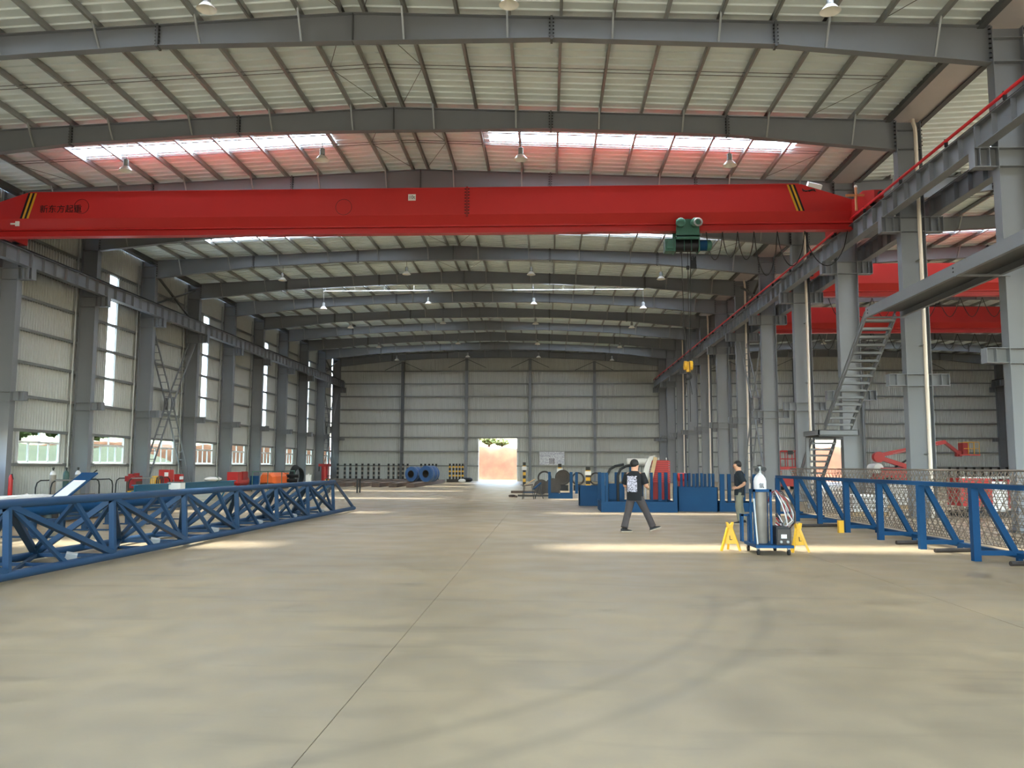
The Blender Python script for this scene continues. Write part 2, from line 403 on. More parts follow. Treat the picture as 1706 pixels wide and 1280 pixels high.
# side wall of the second hall
wr = structure('wall_right')
for k in range(5, 12):
    for i in range(6): obj('wall_sheet', cached('rs', lambda: wall_sheet_mesh(1.0, 0, ZE, 'wall_sheet', WALLM, 'y', -1)), wr, (WR, FY(k)+i, 0))
    for z in GZ: part('girt', MB().bb(WR-.19, WR-.03, FY(k), FY(k)+6, z-.01, z+.01).bb(WR-.19, WR-.17, FY(k), FY(k)+6, z-.06, z), PINKG, wr)

obj('wall_sheet', wall_sheet_mesh(FY(5)-16.0, 0, ZE, 'wall_sheet', WALLM, 'y', -1), wr, (WR, 16.0, 0))  # unseen stretch, added to cut side daylight; nearer part left open for light

# ------------------------------------------------------------------ ceilings: sheets, skylights, purlins, tie rods
PIT = 12/14
def roof_mesh(xa, xb, xr, m, name):
    mb = MB(); pr = corr_profile(PIT, PIT/2, .045, -.04); n = len(pr); vs = []
    for x in (xa, xb):
        for u, d in pr: vs.append((x, u, 14.03 - .043*abs(x-xr) + d))
    mb.add(vs, [(i, i+1, n+i+1, n+i) for i in range(n-1)]); return mb.mesh(name, m)
def ceiling(name, xr, xa, xb, sky_l, sky_r, kb, ystart):
    c = structure(name)
    nst = int((YF + .3 - ystart)/PIT) + 1
    base = 29.65
    i0 = math.floor((ystart - base)/PIT); y = base + i0*PIT; i = i0
    while y < YF + .2:
        if i % 14 == 0 and y > 10:
            for a, b, m in ((xa, sky_l[0], SHEET), (sky_l[0], sky_l[1], SKYL), (sky_l[1], xr, SHEET), (xr, sky_r[0], SHEET), (sky_r[0], sky_r[1], SKYL), (sky_r[1], xb, SHEET)):
                nm = 'skylight_sheet' if m is SKYL else 'roof_sheet'
                obj(nm, cached((nm, a, b), lambda: roof_mesh(a, b, xr, m, nm)), c, (0, y, 0))
            # flashing angles along the strip
            for a, b in (sky_l, sky_r):
                for yy in (y-.04, y+PIT+.04): part('flashing', MB().bar((a, yy, 13.96-.043*abs(a-xr)), (b, yy, 13.96-.043*abs(b-xr)), .05, .03), GALV, c)
        else:
            for a, b in ((xa, xr), (xr, xb)): obj('roof_sheet', cached(('rf', a, b), lambda: roof_mesh(a, b, xr, SHEET, 'roof_sheet')), c, (0, y, 0))
        y += PIT; i += 1
    # purlins (C sections), one object per bay and line
    pm = cached('purlin', lambda: MB().bb(-.006, .006, 0, 6, 0, .18).bb(-.006, .075, 0, 6, .168, .18).bb(-.006, .075, 0, 6, 0, .012).bb(.065, .075, 0, 6, 0, .03).bb(-.006,.03,-.25,.25,.02,.16).mesh('purlin', GALV))
    for k in kb:
        for sgn in (-1, 1):
            for s in [.28] + [1.4*q for q in range(1, 12)]:
                x = xr + sgn*s
                o = obj('purlin', pm, c, (x, FY(k), 13.81 - .043*s), (0, sgn*.043, 0), (sgn, 1, 1))
            za, zb = 13.86, 13.86 - .043*15.4
            for dy in (2.9, 3.12):
                obj('tie_rod', cached(('tr', xr, sgn, dy), lambda: MB().tube((xr, dy, za), (xr+sgn*15.4, dy, zb), .011, 5).mesh('tie_rod', STEEL_D)), c, (0, FY(k), 0))
            obj('tie_rod', cached(('td', xr, sgn), lambda: MB().tube((xr+sgn*.3, .15, za), (xr+sgn*1.4, 2.9, za-.06), .01, 5).tube((xr+sgn*.3, 5.85, za), (xr+sgn*1.4, 3.1, za-.06), .01, 5).tube((xr+sgn*14., 5.85, za-.6), (xr+sgn*15.4, 3.1, za-.66), .01, 5).mesh('tie_rod', STEEL_D)), c, (0, FY(k), 0))
    return c
ceil1 = ceiling('ceiling', XR1, WL, 11.4, (-17.95, -8.1), (-2.2, 9.1), range(0, 12), Y0)
ceil2 = ceiling('ceiling', XR2, 12.5, WR, (XR2-14.4, XR2-3.1), (XR2+2.8, XR2+12.6), range(3, 12), Y0)
# valley gutter
tr = structure('trim_1')
part('gutter', MB().bb(11.38, 12.52, Y0, YF, 13.12, 13.14).bb(11.38, 11.4, Y0, YF, 13.12, 13.4).bb(12.5, 12.52, Y0, YF, 13.12, 13.4), GUTTER, tr)
for x in (11.35, 12.55): part('gutter_beam', MB().bb(x-.09, x+.09, Y0, YF, 13.06, 13.09).bb(x-.012, x+.012, Y0, YF, 13.09, 13.3), STEEL_D, tr)
part('eave_beam', MB().bb(-22.5, -22.2, 15, YF, 12.9, 12.93).bb(-22.36, -22.34, 15, YF, 12.93, 13.2), STEEL_D, tr)

# ------------------------------------------------------------------ columns
BRK = cached('brk', lambda: MB().bb(0, .6, -.15, .15, 0, .02).bb(0, .6, -.15, .15, -.5, -.48).bb(0, .6, -.006, .006, -.48, 0).bb(.44, .455, -.14, .14, -.48, 0).bb(.2, .215, -.14, .14, -.48, 0).bb(.585, .6, -.15, .15, -.5, .02).mesh('bracket', STEEL))
BRK2 = cached('brk2', lambda: MB().bb(0, .55, -.15, .15, 0, .016).bb(0, .55, -.15, .15, -.37, -.354).bb(0, .55, -.006, .006, -.36, 0).bb(.3, .312, -.14, .14, -.36, 0).bb(.535, .55, -.15, .15, -.37, .016).mesh('lower_bracket', STEEL))
SH = cached('shaft', lambda: hcol(.8, .34, 13.05).mesh('shaft', STEEL))
BPL = cached('bpl', lambda: MB().bb(-.5, .5, -.28, .28, 0, .035).mesh('base_plate', STEEL_D))
STF = cached('stf', lambda: MB().bb(-.38, .38, -.16, .16, -.008, .008).mesh('stiffener', STEEL))
def column(x, k, sides, label):
    t = thing('steel_column', label, 'column', (x, FY(k), 0), kind='thing')
    obj('shaft', SH, t); obj('base_plate', BPL, t)
    for z in (9.78, 9.3, 4.58, 4.2, 12.1, 12.75): obj('stiffener', STF, t, (0,0,z))
    for s in sides:
        obj('bracket', BRK, t, (s*.4, 0, 9.78), (0,0,0 if s > 0 else PI)); obj('lower_bracket', BRK2, t, (s*.4, 0, 4.58), (0,0,0 if s > 0 else PI))
    bm = MB()
    for s in sides:
        for i in range(7):
            for y in (-.1, .1): bm.bb(s*.4, s*.4 + s*.06, y-.015, y+.015, 12.2+i*.13, 12.23+i*.13)
    part('bolt_rows', bm, BLACK, t, kind='stuff')
    return t
for k in range(3, 13):
    column(XL-.4, k, (1,), 'grey steel column against the left wall, %s from the camera' % ORD[k-3] if k < 12 else 'grey steel corner column where the left wall meets the far wall')
for k in range(1, 13):
    column(11.95, k, (-1, 1), 'grey steel column between the two halls, %s from the camera' % ORD[k-1])
for k in range(9, 13):
    column(XR2+HALF+.4, k, (-1,), 'grey steel column on the far side of the second hall, %s from its far corner' % ORD[12-k])

# ------------------------------------------------------------------ roof beams
def bot(s):
    P = [(0, 13.02), (5.38, 13.0), (11.3, 12.70), (HALF, 12.10)]
    for (a, za), (b, zb) in zip(P[:-1], P[1:]):
        if s <= b: return za + (zb-za)*(s-a)/(b-a)
    return 12.1
def top(s): return 13.8 - .043*s
def beam_seg(s0, s1, sg):
    n = 2; mb = MB(); fw = .13
    z = lambda s: (bot(s), top(s))
    a, b = (s0, z(s0)), (s1, z(s1))
    for x0, (l0, h0), x1, (l1, h1) in ((sg*s0, a[1], sg*s1, b[1]),):
        mb.add([(x0,-.006,l0),(x1,-.006,l1),(x1,-.006,h1),(x0,-.006,h0),(x0,.006,l0),(x1,.006,l1),(x1,.006,h1),(x0,.006,h0)], [(0,1,2,3),(7,6,5,4),(0,4,5,1),(1,5,6,2),(2,6,7,3),(3,7,4,0)])
        for zz0, zz1 in ((l0-.016, l1-.016), (h0, h1)):
            mb.add([(x0,-fw,zz0),(x1,-fw,zz1),(x1,fw,zz1),(x0,fw,zz0),(x0,-fw,zz0+.016),(x1,-fw,zz1+.016),(x1,fw,zz1+.016),(x0,fw,zz0+.016)], [(0,1,2,3),(7,6,5,4),(0,4,5,1),(1,5,6,2),(2,6,7,3),(3,7,4,0)])
    return mb.mesh('beam_segment', STEEL)
SEGS = [(beam_seg(a, b, sg)) for sg in (-1, 1) for a, b in ((0, 5.38), (5.38, 11.3), (11.3, HALF))]
def splice(s, sg):
    x = sg*s; m = MB().bb(x-.03, x+.03, -.13, .13, bot(s)-.06, top(s)+.04)
    return m.mesh('splice_plate', STEEL_D)
def bolts(s, sg):
    x = sg*s; m = MB(); z = bot(s)
    while z < top(s)-.02:
        for y in (-.08, .08): m.bb(x-.07, x+.07, y-.014, y+.014, z+.02, z+.05)
        z += .1
    return m.mesh('bolt_row', BLACK)
SPL = [(splice(s, sg), bolts(s, sg)) for s, sg in ((5.38, -1), (5.38, 1), (11.3, -1), (11.3, 1))]
RIDGE = MB().bb(-.012, .012, -.12, .12, 13.0, 13.8).mesh('ridge_plate', STEEL_D)
def fly(s, sg):
    m = MB(); x = sg*s
    for q in (-1, 1): m.bar((x, q*.5, top(s)+.06), (x, q*.05, bot(s)+.02), .05, .05)
    return m.mesh('fly_brace', GALV)
FLY = [fly(1.4*q, sg) for sg in (-1, 1) for q in (1, 3, 5, 7, 9, 11)]
def rafter(xr, k, label):
    t = thing('roof_beam', label, 'roof beam', (xr, FY(k), 0), kind='thing')
    for me in SEGS: obj('beam_segment', me, t)
    for p, b in SPL:
        o = obj('splice_plate', p, t); obj('bolt_row', b, o, kind='stuff')
    obj('ridge_plate', RIDGE, t)
    for me in FLY: obj('fly_brace', me, t)
for k in range(1, 13): rafter(XR1, k, 'grey tapered roof beam over the main hall, %s from the camera' % ORD[k-1])
for k in range(3, 13): rafter(XR2, k, 'grey tapered roof beam over the second hall, %s of those in view' % ORD[k-3])

# ------------------------------------------------------------------ crane runways
RUN = cached('run', lambda: MB().bb(-.15, .15, .02, 5.98, 0, .02).bb(-.16, .16, .02, 5.98, .6, .62).bb(-.006, .006, .02, 5.98, .02, .6).bb(-.14, .14, .02, .04, .02, .6).bb(-.14, .14, 5.96, 5.98, .02, .6).mesh('beam_segment', STEEL))
RAILM = cached('rail', lambda: MB().bb(-.06, .06, 0, 6, .62, .64).bb(-.02, .02, 0, 6, .64, .7).bb(-.035, .035, 0, 6, .7, .74).mesh('rail', BLACK))
STIFF = cached('rst', lambda: MB().bb(.006, .145, -.006, .006, .02, .6).bb(-.145, -.006, -.006, .006, .02, .6).mesh('stiffener', STEEL))
def runway(x, k0, k1, label):
    t = thing('crane_runway', label, 'crane runway', (x, FY(k0), 9.8), kind='thing')
    for k in range(k0, k1):
        b = obj('beam_segment', RUN, t, (0, FY(k)-FY(k0), 0))
        obj('rail', RAILM, t, (0, FY(k)-FY(k0), 0))
        for i in range(1, 7): obj('stiffener', STIFF, b, (0, i*6/7, 0))
runway(XL+.36, 2, 12, 'grey crane runway beam with stiffeners along the left wall')
runway(XM0-.36, 0, 12, 'grey crane runway beam under the red conductor line on the middle columns')
runway(XM1+.36, 1, 12, 'grey crane runway beam on the second hall side of the middle columns')
runway(XR2+HALF-.36, 8, 12, 'grey crane runway beam on the far side of the second hall')
t = thing('conductor_line', 'bright red conductor line running along the middle crane runway', 'conductor line', (XM0-.5, 15.4, 10.62))
for i in range(12): part('conductor_bar', MB().tube((0, i*6, 0), (0, i*6+5.97, 0), .045, 8), PINKR, t, True)
for i in range(24): obj('clamp', cached('clamp', lambda: MB().bb(-.03, .06, -.02, .02, -.16, .06).mesh('clamp', BLACK)), t, (0, 1.5+i*3, 0))

# ------------------------------------------------------------------ laced cross braces
def laced(mb_list, a, b, gap, parent, n):
    a, b = Vector(a), Vector(b); off = Vector((gap/2, 0, 0)); br = part('brace_member', MB().bar(a-off, b-off, .07, .07).bar(a+off, b+off, .07, .07), STEEL, parent)
    for i in range(1, n):
        p = a.lerp(b, i/n); part('lacing_bar', MB().bar(p-off, p+off, .04, .04), STEEL, br)
def xbrace(x, k, label):
    t = thing('cross_brace', label, 'brace', (x, FY(k), 0))
    node = (0, 3.0, 5.2)
    for p in ((0, .2, 9.2), (0, 5.8, 9.2), (0, .2, .5), (0, 5.8, .5)): laced(None, p, node, .42, t, 10)
    for q in (-.215, .215): part('gusset_plate', MB().bb(q-.015, q+.015, 2.75, 3.25, 4.85, 5.55), STEEL_D, t)
    for a, b in (((0, .2, 10.6), (0, 5.8, 12.6)), ((0, .2, 12.6), (0, 5.8, 10.6))): part('upper_brace', MB().bar(a, b, .12, .09), STEEL_D, t)
xbrace(XL-.35, 5, 'grey laced cross brace between columns on the left wall')
xbrace(11.95, 5, 'grey laced cross brace between the middle columns')
xbrace(XL-.35, 11, 'grey laced cross brace in the last bay of the left wall')

# ------------------------------------------------------------------ downpipes beside the middle columns
for i, k in enumerate((2, 4, 6, 8, 10)):
    t = thing('downpipe', 'cream drain pipe standing on a middle column, %s from the camera' % ORD[i], 'pipe', (12.12, FY(k)-.26, 0))
    part('pipe', MB().path([(0,0,0.02),(0,0,12.55),(0,.02,12.75),(0,.14,13.0),(0,.16,13.14)], .06, 10), PVC, t, True)
    for z in (2, 5.5, 8.3, 11): part('pipe_clip', MB().bb(-.075, .075, -.02, .26, z, z+.03), GALV, t)

# ------------------------------------------------------------------ overhead cranes
def girder(t, x0, x1, yf, xs_, m, end_taper=True):
    def sec(x):
        e = min(x-x0, x1-x); k = max(0, min(1, (1.9-e)/1.9)) if end_taper else 0
        zt = 11.88 - .62*k; zm = 10.87 - .0*k; 
        pts = [(-.42, zm), (-.42, zt), (.42, zt), (.42, zm), (.16, 10.55), (.16, 10.5), (-.16, 10.5), (-.16, 10.55)]
        return [(x, yf+.42+p, z) for p, z in pts]
    out = []
    for a, b in zip(xs_[:-1], xs_[1:]):
        st = sorted({a, b} | {q for q in (x0+1.9, x1-1.9) if a < q < b})
        mb = MB().loft([sec(x) for x in st])
        mb.bb(a, b, yf+.41, yf+.43, 10.28, 10.5).bb(a, b, yf+.25, yf+.59, 10.25, 10.28).bb(a, b, yf-.03, yf+.0, 11.9-.02, 11.9) if False else mb.bb(a, b, yf+.41, yf+.43, 10.28, 10.5).bb(a, b, yf+.25, yf+.59, 10.25, 10.28)
        out.append(part('girder_section', mb, m, t))
    return out
def carriage(t, x, yc, m):
    o = part('end_carriage', MB().prism([(-2.5, 10.62), (2.5, 10.62), (2.5, 10.95), (1.5, 11.25), (-1.5, 11.25), (-2.5, 10.95)], x-.16, x+.16, 'x'), m, t, loc=(0, yc, 0))
    for y in (-2.0, 2.0): part('wheel', MB().lathe([(.1,-.07),(.2,-.07),(.2,.07),(.1,.07)], 16, (x, y, 10.745), 'x'), BLACK, o)
    for y in (-2.5, 2.5): part('buffer', MB().lathe([(.05,0),(.07,.02),(.07,.12*(1 if y > 0 else 1)),(.03,.16)], 10, (x, y if y > 0 else y-.16, 10.8), 'y'), BLACK, o)
YC = 30.0
cr = thing('overhead_crane', 'long red overhead crane girder spanning the main hall', 'crane', (0, 0, 0))
girder(cr, XL+.4, XM0-.4, YC, [XL+.4, -3.0, XM0-.4], RED)
carriage(cr, XM0-.36, YC+.42, RED2); carriage(cr, XL+.36, YC+.42, RED2)
part('splice_flange', MB().bb(-3.035, -2.965, YC-.03, YC+.87, 10.8, 11.93), DRED, cr)
bm = MB()
for i in range(9): bm.bb(-3.09, -2.91, YC-.028, YC-.0, 10.9+i*.115, 10.93+i*.115)
part('bolt_row', bm, BLACK, cr, kind='stuff')
part('top_flange', MB().bb(XL+2.4, XM0-2.4, YC-.03, YC+.87, 11.88, 11.9), RED, cr)
def stripe(xt, dx, m, w, off, nm='hazard_stripe'):
    z1, z0 = 11.87, 10.88
    part(nm, MB().add([(xt+off, YC-.004, z1), (xt+off+w, YC-.004, z1), (xt+off+w+dx, YC-.004, z0), (xt+off+dx, YC-.004, z0), (xt+off, YC-.002, z1), (xt+off+w, YC-.002, z1), (xt+off+w+dx, YC-.002, z0), (xt+off+dx, YC-.002, z0)], [(0,1,2,3),(4,7,6,5),(0,4,5,1),(1,5,6,2),(2,6,7,3),(3,7,4,0)]), m, cr)
for off, m in ((0, YEL), (.07, BLACK), (.15, YEL), (.22, BLACK)): stripe(8.72, .33, m, .075, off)
for off, m in ((0, BLACK), (.09, YEL), (.17, BLACK), (.26, YEL)): stripe(-19.75, -.28, m, .08, off)
obj('crane_lettering', text_mesh('crane_lettering', '新东方起重', .33, BLACK), cr, (-18.45, YC-.004, 11.22), (PI/2, 0, 0))
for x, z, r in ((-17.65, 11.33, .28), (-7.62, 11.2, .3)):
    part('painted_ring', MB().path([(x+r*math.cos(a*PI/16), YC-.002, z+r*math.sin(a*PI/16)) for a in range(32)], .01, 4, True), BLACK, cr)
pl = part('load_plate', MB().bb(-5.2, -4.92, YC-.012, YC-.002, 11.42, 11.66), WHITE, cr)
obj('load_lettering', text_mesh('load_lettering', '10t', .18, BLACK), pl, (-5.06, YC-.014, 11.54), (PI/2, 0, 0))
part('label_plate', MB().bb(-20.4, -20.05, YC+.02, YC+.04, 10.66, 10.72).bb(-20.2, -20.05, YC+.0, YC+.04, 10.6, 10.78), WHITE, cr)
fl_ = part('floodlight', MB().box((9.75, YC+.1, 11.86), (.5, .3, .16), (0.5, .25, 0)), WHITE, cr)
part('floodlight_cable', MB().path([(9.5+.25*math.sin(i*.9), YC-.06, 11.7-.12*abs(math.cos(i*1.7))) for i in range(14)], .012, 5), CABLE, cr)
ca = part('collector_arm', MB().tube((10.75, YC-1.2, 10.5), (10.75, YC-1.2, 11.35), .045).tube((10.4, YC-1.2, 11.05), (11.15, YC-1.2, 11.05), .045), COPPER, cr, True)
part('collector_cap', MB().ball((10.75, YC-1.2, 11.36), .06, 8, 6), WHITE, ca)

def hall2crane(yf, label, sign):
    t = thing('overhead_crane', label, 'crane')
    girder(t, XM1+.4, XR2+HALF-.4, yf, [XM1+.4, XR2+.3, XR2+HALF-.4], RED)
    carriage(t, XM1+.36, yf+.42, RED2); carriage(t, XR2+HALF-.36, yf+.42, RED2)
    part('splice_flange', MB().bb(XR2+.26, XR2+.34, yf-.03, yf+.87, 10.8, 11.93), DRED, t)
    p = part('load_plate', MB().bb(sign, sign+.3, yf-.012, yf-.002, 11.4, 11.66), WHITE, t)
    obj('load_lettering', text_mesh('load_lettering', '10t', .18, BLACK), p, (sign+.15, yf-.014, 11.53), (PI/2, 0, 0))
    c = MB()
    for i in range(14):
        x = XM1+2+i*1.1; c.path([(x + 1.1*j/8, yf+.5, 10.2 - 1.0*math.sin(PI*j/8)) for j in range(9)], .018, 5)
    part('festoon_cable', c, CABLE, t)
hall2crane(42.2, 'upper red crane girder glimpsed behind the middle columns', 28.0)
hall2crane(54.0, 'lower red crane girder farther back in the second hall', 29.3)
# hoist on the main crane
hx = 5.1
h = thing('wire_rope_hoist', 'green wire rope hoist hanging under the red girder', 'hoist', (hx, YC+.3, 0))
part('trolley_plate', MB().bb(-.42, .42, -.36, -.32, 9.85, 10.6).bb(-.42, .42, .56, .6, 9.85, 10.6).bb(-.42, .42, -.36, .6, 9.95, 10.0), GREEN, h)
for x in (-.28, .25): part('trolley_motor', MB().lathe([(.12,0),(.17,.03),(.17,.2),(.1,.24)], 14, (x, -.6, 10.42), 'y'), GREEN, h, True)
part('motor_ring', MB().path([(.33+.13*math.cos(a*PI/10), -.64, 10.4+.13*math.sin(a*PI/10)) for a in range(20)], .035, 8, True), GALV, h, True)
part('rope_drum', MB().lathe([(.1,-.42),(.26,-.42),(.26,-.38),(.23,-.38),(.23,.38),(.26,.38),(.26,.42),(.1,.42)], 18, (0, .1, 9.72), 'x'), BLACK, h, True)
part('drum_guard', MB().bb(-.46, .46, -.2, .4, 9.94, 9.99).bb(-.46, -.42, -.18, .38, 9.45, 9.96).bb(.42, .46, -.18, .38, 9.45, 9.96).bb(-.12, -.1, -.2, -.17, 9.45, 9.95).bb(.14, .16, -.2, -.17, 9.45, 9.95), GREEN, h)
part('gearbox', MB().bb(-.8, -.46, -.12, .34, 9.48, 9.95).bb(-.72, -.52, -.2, -.12, 9.55, 9.85), GREEN, h)
part('hoist_motor', MB().lathe([(.1,0),(.2,.03),(.2,.36),(.14,.42)], 16, (.46, .1, 9.73), 'x'), BLUE, h, True)
part('motor_cap', MB().lathe([(.19,0),(.21,.02),(.21,.14),(.12,.2)], 16, (.74, .1, 9.73), 'x'), GREEN, h, True)
part('wire_rope', MB().tube((-.17, .1, 9.5), (-.1, .1, 5.4), .014, 6).tube((.16, .1, 9.5), (.1, .1, 5.4), .014, 6), CABLE, h)
hk = part('hook_block', MB().lathe([(.05,-.06),(.17,-.05),(.17,.05),(.05,.06)], 16, (-.1, .1, 5.26), 'x').lathe([(.05,-.06),(.17,-.05),(.17,.05),(.05,.06)], 16, (.1, .1, 5.26), 'x').bb(-.07, .07, .02, .18, 5.02, 5.4), YEL, h)
part('hook', MB().path([(0, .1, 5.05)] + [(.1*math.sin(a*PI/8)*1.0, .1, 4.86+.1*math.cos(a*PI/8)) for a in range(0, 13)], [.03]*3+[.04]*8+[.025, .012, .008], 8), BLACK, hk, True)
part('sling', MB().tube((-.05, .1, 4.8), (-.13, .1, 4.2), .012, 5).tube((.05, .1, 4.8), (.13, .1, 4.2), .012, 5), CABLE, hk)
part('pendant_cable', MB().tube((.02, -.1, 9.5), (.02, -.1, 3.2), .012, 5).bb(-.03, .07, -.13, -.06, 8.78, 8.92), CABLE, h)
part('cable_coil', MB().path([(.22+.1*math.sin(i*.7), -.12+.05*math.cos(i*.9), 9.3-.42*abs(math.sin(i*.45))*1.2) for i in range(60)], .016, 5), CABLE, h)
f = thing('festoon_cable', 'black festoon cable hanging in loops below the red girder', 'cable', (5.5, YC+.42, 0))
xs = [.35, .95, 1.5, 2.0, 3.05, 4.4, 5.3]
for a, b, d in ((.35, .95, .7), (.95, 1.5, .62), (1.5, 2.1, .7), (2.1, 2.95, 1.3), (2.95, 3.95, .95), (3.95, 5.5, .95)):
    part('cable_loop', MB().path([(a+(b-a)*j/12, 0, 10.24 - (d+.35)*math.sin(PI*j/12)**.6) for j in range(13)], .018, 6), CABLE, f, True)

# ------------------------------------------------------------------ high bay lamps
def lamp_proto(t):
    part('cord', MB().tube((0,0,.42), (0,0,1.5), .01, 5), STEEL_D, t)
    part('driver', MB().lathe([(.05,.16),(.09,.18),(.09,.4),(.03,.44)], 12), GALV, t, True)
    part('shade', MB().lathe([(.07,.17),(.12,.14),(.24,0),(.25,-.01),(.23,0),(.1,.12),(.05,.15)], 18), LAMPW, t, True)
rows = [(19.4, 'in the row nearest the camera'), (28.3, 'in front of the red crane'), (46, 'behind the red crane'), (54.7, 'under the white conduit'), (62.4, 'in third row from far wall'), (73, 'in second row from far wall'), (82, 'in row nearest far wall')]
proto = None
for y, wh in rows:
    for i, x in enumerate((-15.1, -8.0, -.95, 6.3) if y > 20 else (-8.5, -.95, 6.8)):
        lab = 'white bell high bay lamp %s, %s from the left' % (wh, ORD[i])
        zz = roofz(x)-1.52 + (.55 if y < 20 else 0)
        if proto is None:
            proto = thing('high_bay_lamp', lab, 'lamp', (x, y, zz)); lamp_proto(proto)
        else:
            c = copy_tree(proto, None, (x, y, zz)); c['label'] = lab
for i, (x, y) in enumerate(((20.5, 46), (24, 54.7), (24, 73), (30, 82))):
    c = copy_tree(proto, None, (x, y, roofz(x)-1.52)); c['label'] = 'white bell high bay lamp over the second hall, %s from the camera' % ORD[i]
t = thing('lamp_conduit', 'thin white lamp conduit crossing under the roof', 'conduit', (0, 54.7, 13.3))
part('conduit_pipe', MB().tube((-15.1, 0, 0), (6.3, 0, 0), .025, 6), WHITE, t)
for x in range(-15, 7, 2): part('hanger', MB().tube((x, 0, 0), (x, 0, roofz(x)-13.3-.05), .01, 4), WHITE, t)

# ------------------------------------------------------------------ walkway and stair by the middle columns
WX0, WX1, WZ = 10.3, 11.45, 6.42
t = thing('walkway', 'grey steel channel walkway in front of the middle columns', 'walkway', (WX0, FY(2), WZ))
for x, s in ((0, 1), (WX1-WX0, -1)):
    part('side_channel', MB().bb(x-.006, x+.006, -14, -.2, 0, .32).bb(x, x+s*.1, -14, -.2, 0, .012).bb(x, x+s*.1, -14, -.2, .308, .32), STEEL, t)
part('deck_plate', MB().bb(.02, WX1-WX0-.02, -14, -.2, .2, .206), STEEL_D, t)
for y in (-.25, -6.2, -10): part('cross_member', MB().bb(0, WX1-WX0+.2, y-.04, y+.04, -.02, .03), STEEL, t)
for y in (-.4, -6.1):
    bm = MB()
    for z in (.1, .2): bm.bb(-.02, .0, y-.02, y+.02, z, z+.035)
    part('bolt_pair', bm, BLACK, t, kind='stuff')
def flight(name, label, y0, z0, y1, z1, n, x0, x1):
    t = thing(name, label, 'stair', (x0, y0, 0)); L = Vector((0, y1-y0, z1-z0))
    for x in (0, x1-x0): part('stringer', MB().bar((x, 0, z0), (x, y1-y0, z1), .02, .24).bar((x, 0, z0+.11), (x, y1-y0, z1+.11), .07, .012).bar((x, 0, z0-.11), (x, y1-y0, z1-.11), .07, .012), STEEL, t)
    for i in range(n):
        k = (i+.6)/n; y = (y1-y0)*k; z = z0+(z1-z0)*k
        tr_ = part('tread', MB().bb(.01, x1-x0-.01, y-.13, y+.13, z-.004, z+.004).bb(.01, x1-x0-.01, y-.135, y-.125, z-.075, z+.004).bb(.01, x1-x0-.01, y+.125, y+.135, z-.075, z+.004), STEEL, t)
        part('tread_bracket', MB().bb(x1-x0-.05, x1-x0-.01, y-.06, y+.06, z-.08, z-.005), GALV, tr_)
    return t
flight('stair_flight', 'long grey steel stair climbing to the walkway', FY(2)-.2, WZ+.1, 31.5, 3.1, 15, WX0, WX1-.2)
flight('stair_flight', 'short grey lower stair below the landing', 33.32, 2.7, 36.3, .1, 11, WX0+.05, WX1-.15)
t = thing('stair_landing', 'grey landing plate between the two stair flights', 'landing', (WX0, 31.5, 2.85))
part('landing_plate', MB().bb(-.25, 1.25, 0, 1.8, .1, .12), STEEL, t)
part('landing_edge', MB().bb(-.25, 1.25, 0, .04, -.06, .12).bb(-.25, 1.25, 1.76, 1.8, -.06, .12).bb(-.25, -.2, 0, 1.8, -.06, .12).bb(1.2, 1.25, 0, 1.8, -.06, .12), STEEL, t)
for y in (.1, 1.7): part('landing_bearer', MB().bb(-.2, 1.24, y-.04, y+.04, -.12, .1), STEEL_D, t)
part('landing_leg', MB().bb(-.2, -.1, 1.66, 1.76, -2.85, -.1), STEEL, t)

# ------------------------------------------------------------------ blue lattice truss on the floor
def xf(y): return -7.27 + .023*(y-11)
t = thing('lattice_truss', 'long blue lattice truss lying on the floor beside the left aisle', 'truss', (xf(18), 18, 0))
O = Vector((xf(18), 18, 0))
def tp(y, w, z): return Vector((xf(y)+w, y, z)) - O
N = [26.8 - 2.62*i for i in range(9)]; ye = 29.4; ys_ = N[-1]
ZB, ZT, RW = .1, 1.06, -1.3
part('bottom_chord', MB().tube(tp(ys_, 0, ZB), tp(ye, 0, ZB), .065, 12), BLUE_D, t, True)
part('bottom_chord', MB().tube(tp(ys_, RW, ZB), tp(ye, RW, ZB), .065, 12), BLUE_D, t, True)
part('top_chord', MB().tube(tp(ys_, -.05, ZT), tp(N[0]+.2, -.05, ZT), .065, 12), BLUE_D, t, True)
for w in (0, RW): part('end_post', MB().bar(tp(N[0]+.2, -.05, ZT), tp(ye-.05, w, ZB), .08, .06), BLUE_D, t)
for i, y in enumerate(N):
    for w in (0, RW):
        part('web_post', MB().bar(tp(y, -.05, ZT-.03), tp(y, w, ZB+.03), .09, .07, (0,1,0)), BLUE_D, t)
        if i < len(N)-1:
            y2 = N[i+1]; ym = (y+y2)/2
            part('diagonal', MB().bar(tp(y2, -.05, ZT-.02), tp(y-.05, w, ZB+.05), .1, .08), BLUE_D, t)
            part('web_strut', MB().bar(tp(ym+.25, -.05, ZT-.03), tp(y-.12, w, ZB+.03), .06, .06), BLUE_D, t)
            part('web_strut', MB().bar(tp(y2+.05, -.05, ZT-.03), tp(ym, w, ZB+.03), .06, .06), BLUE_D, t)
    part('bottom_tie', MB().bar(tp(y, 0, ZB), tp(y, RW, ZB), .06, .06), BLUE_D, t)
    if i < len(N)-1:
        part('bottom_tie', MB().bar(tp(y-1.3, 0, ZB), tp(y-1.3, RW, ZB), .05, .05), BLUE_D, t)
        part('bottom_diagonal', MB().bar(tp(y-2.62, 0, ZB), tp(y, RW, ZB), .05, .05), BLUE_D, t)
        c = part('coupling', MB().box(tp(y-1.0, -.1, ZB+.09), (.16, .1, .1), (.3, .2, .5)), GALV, t)
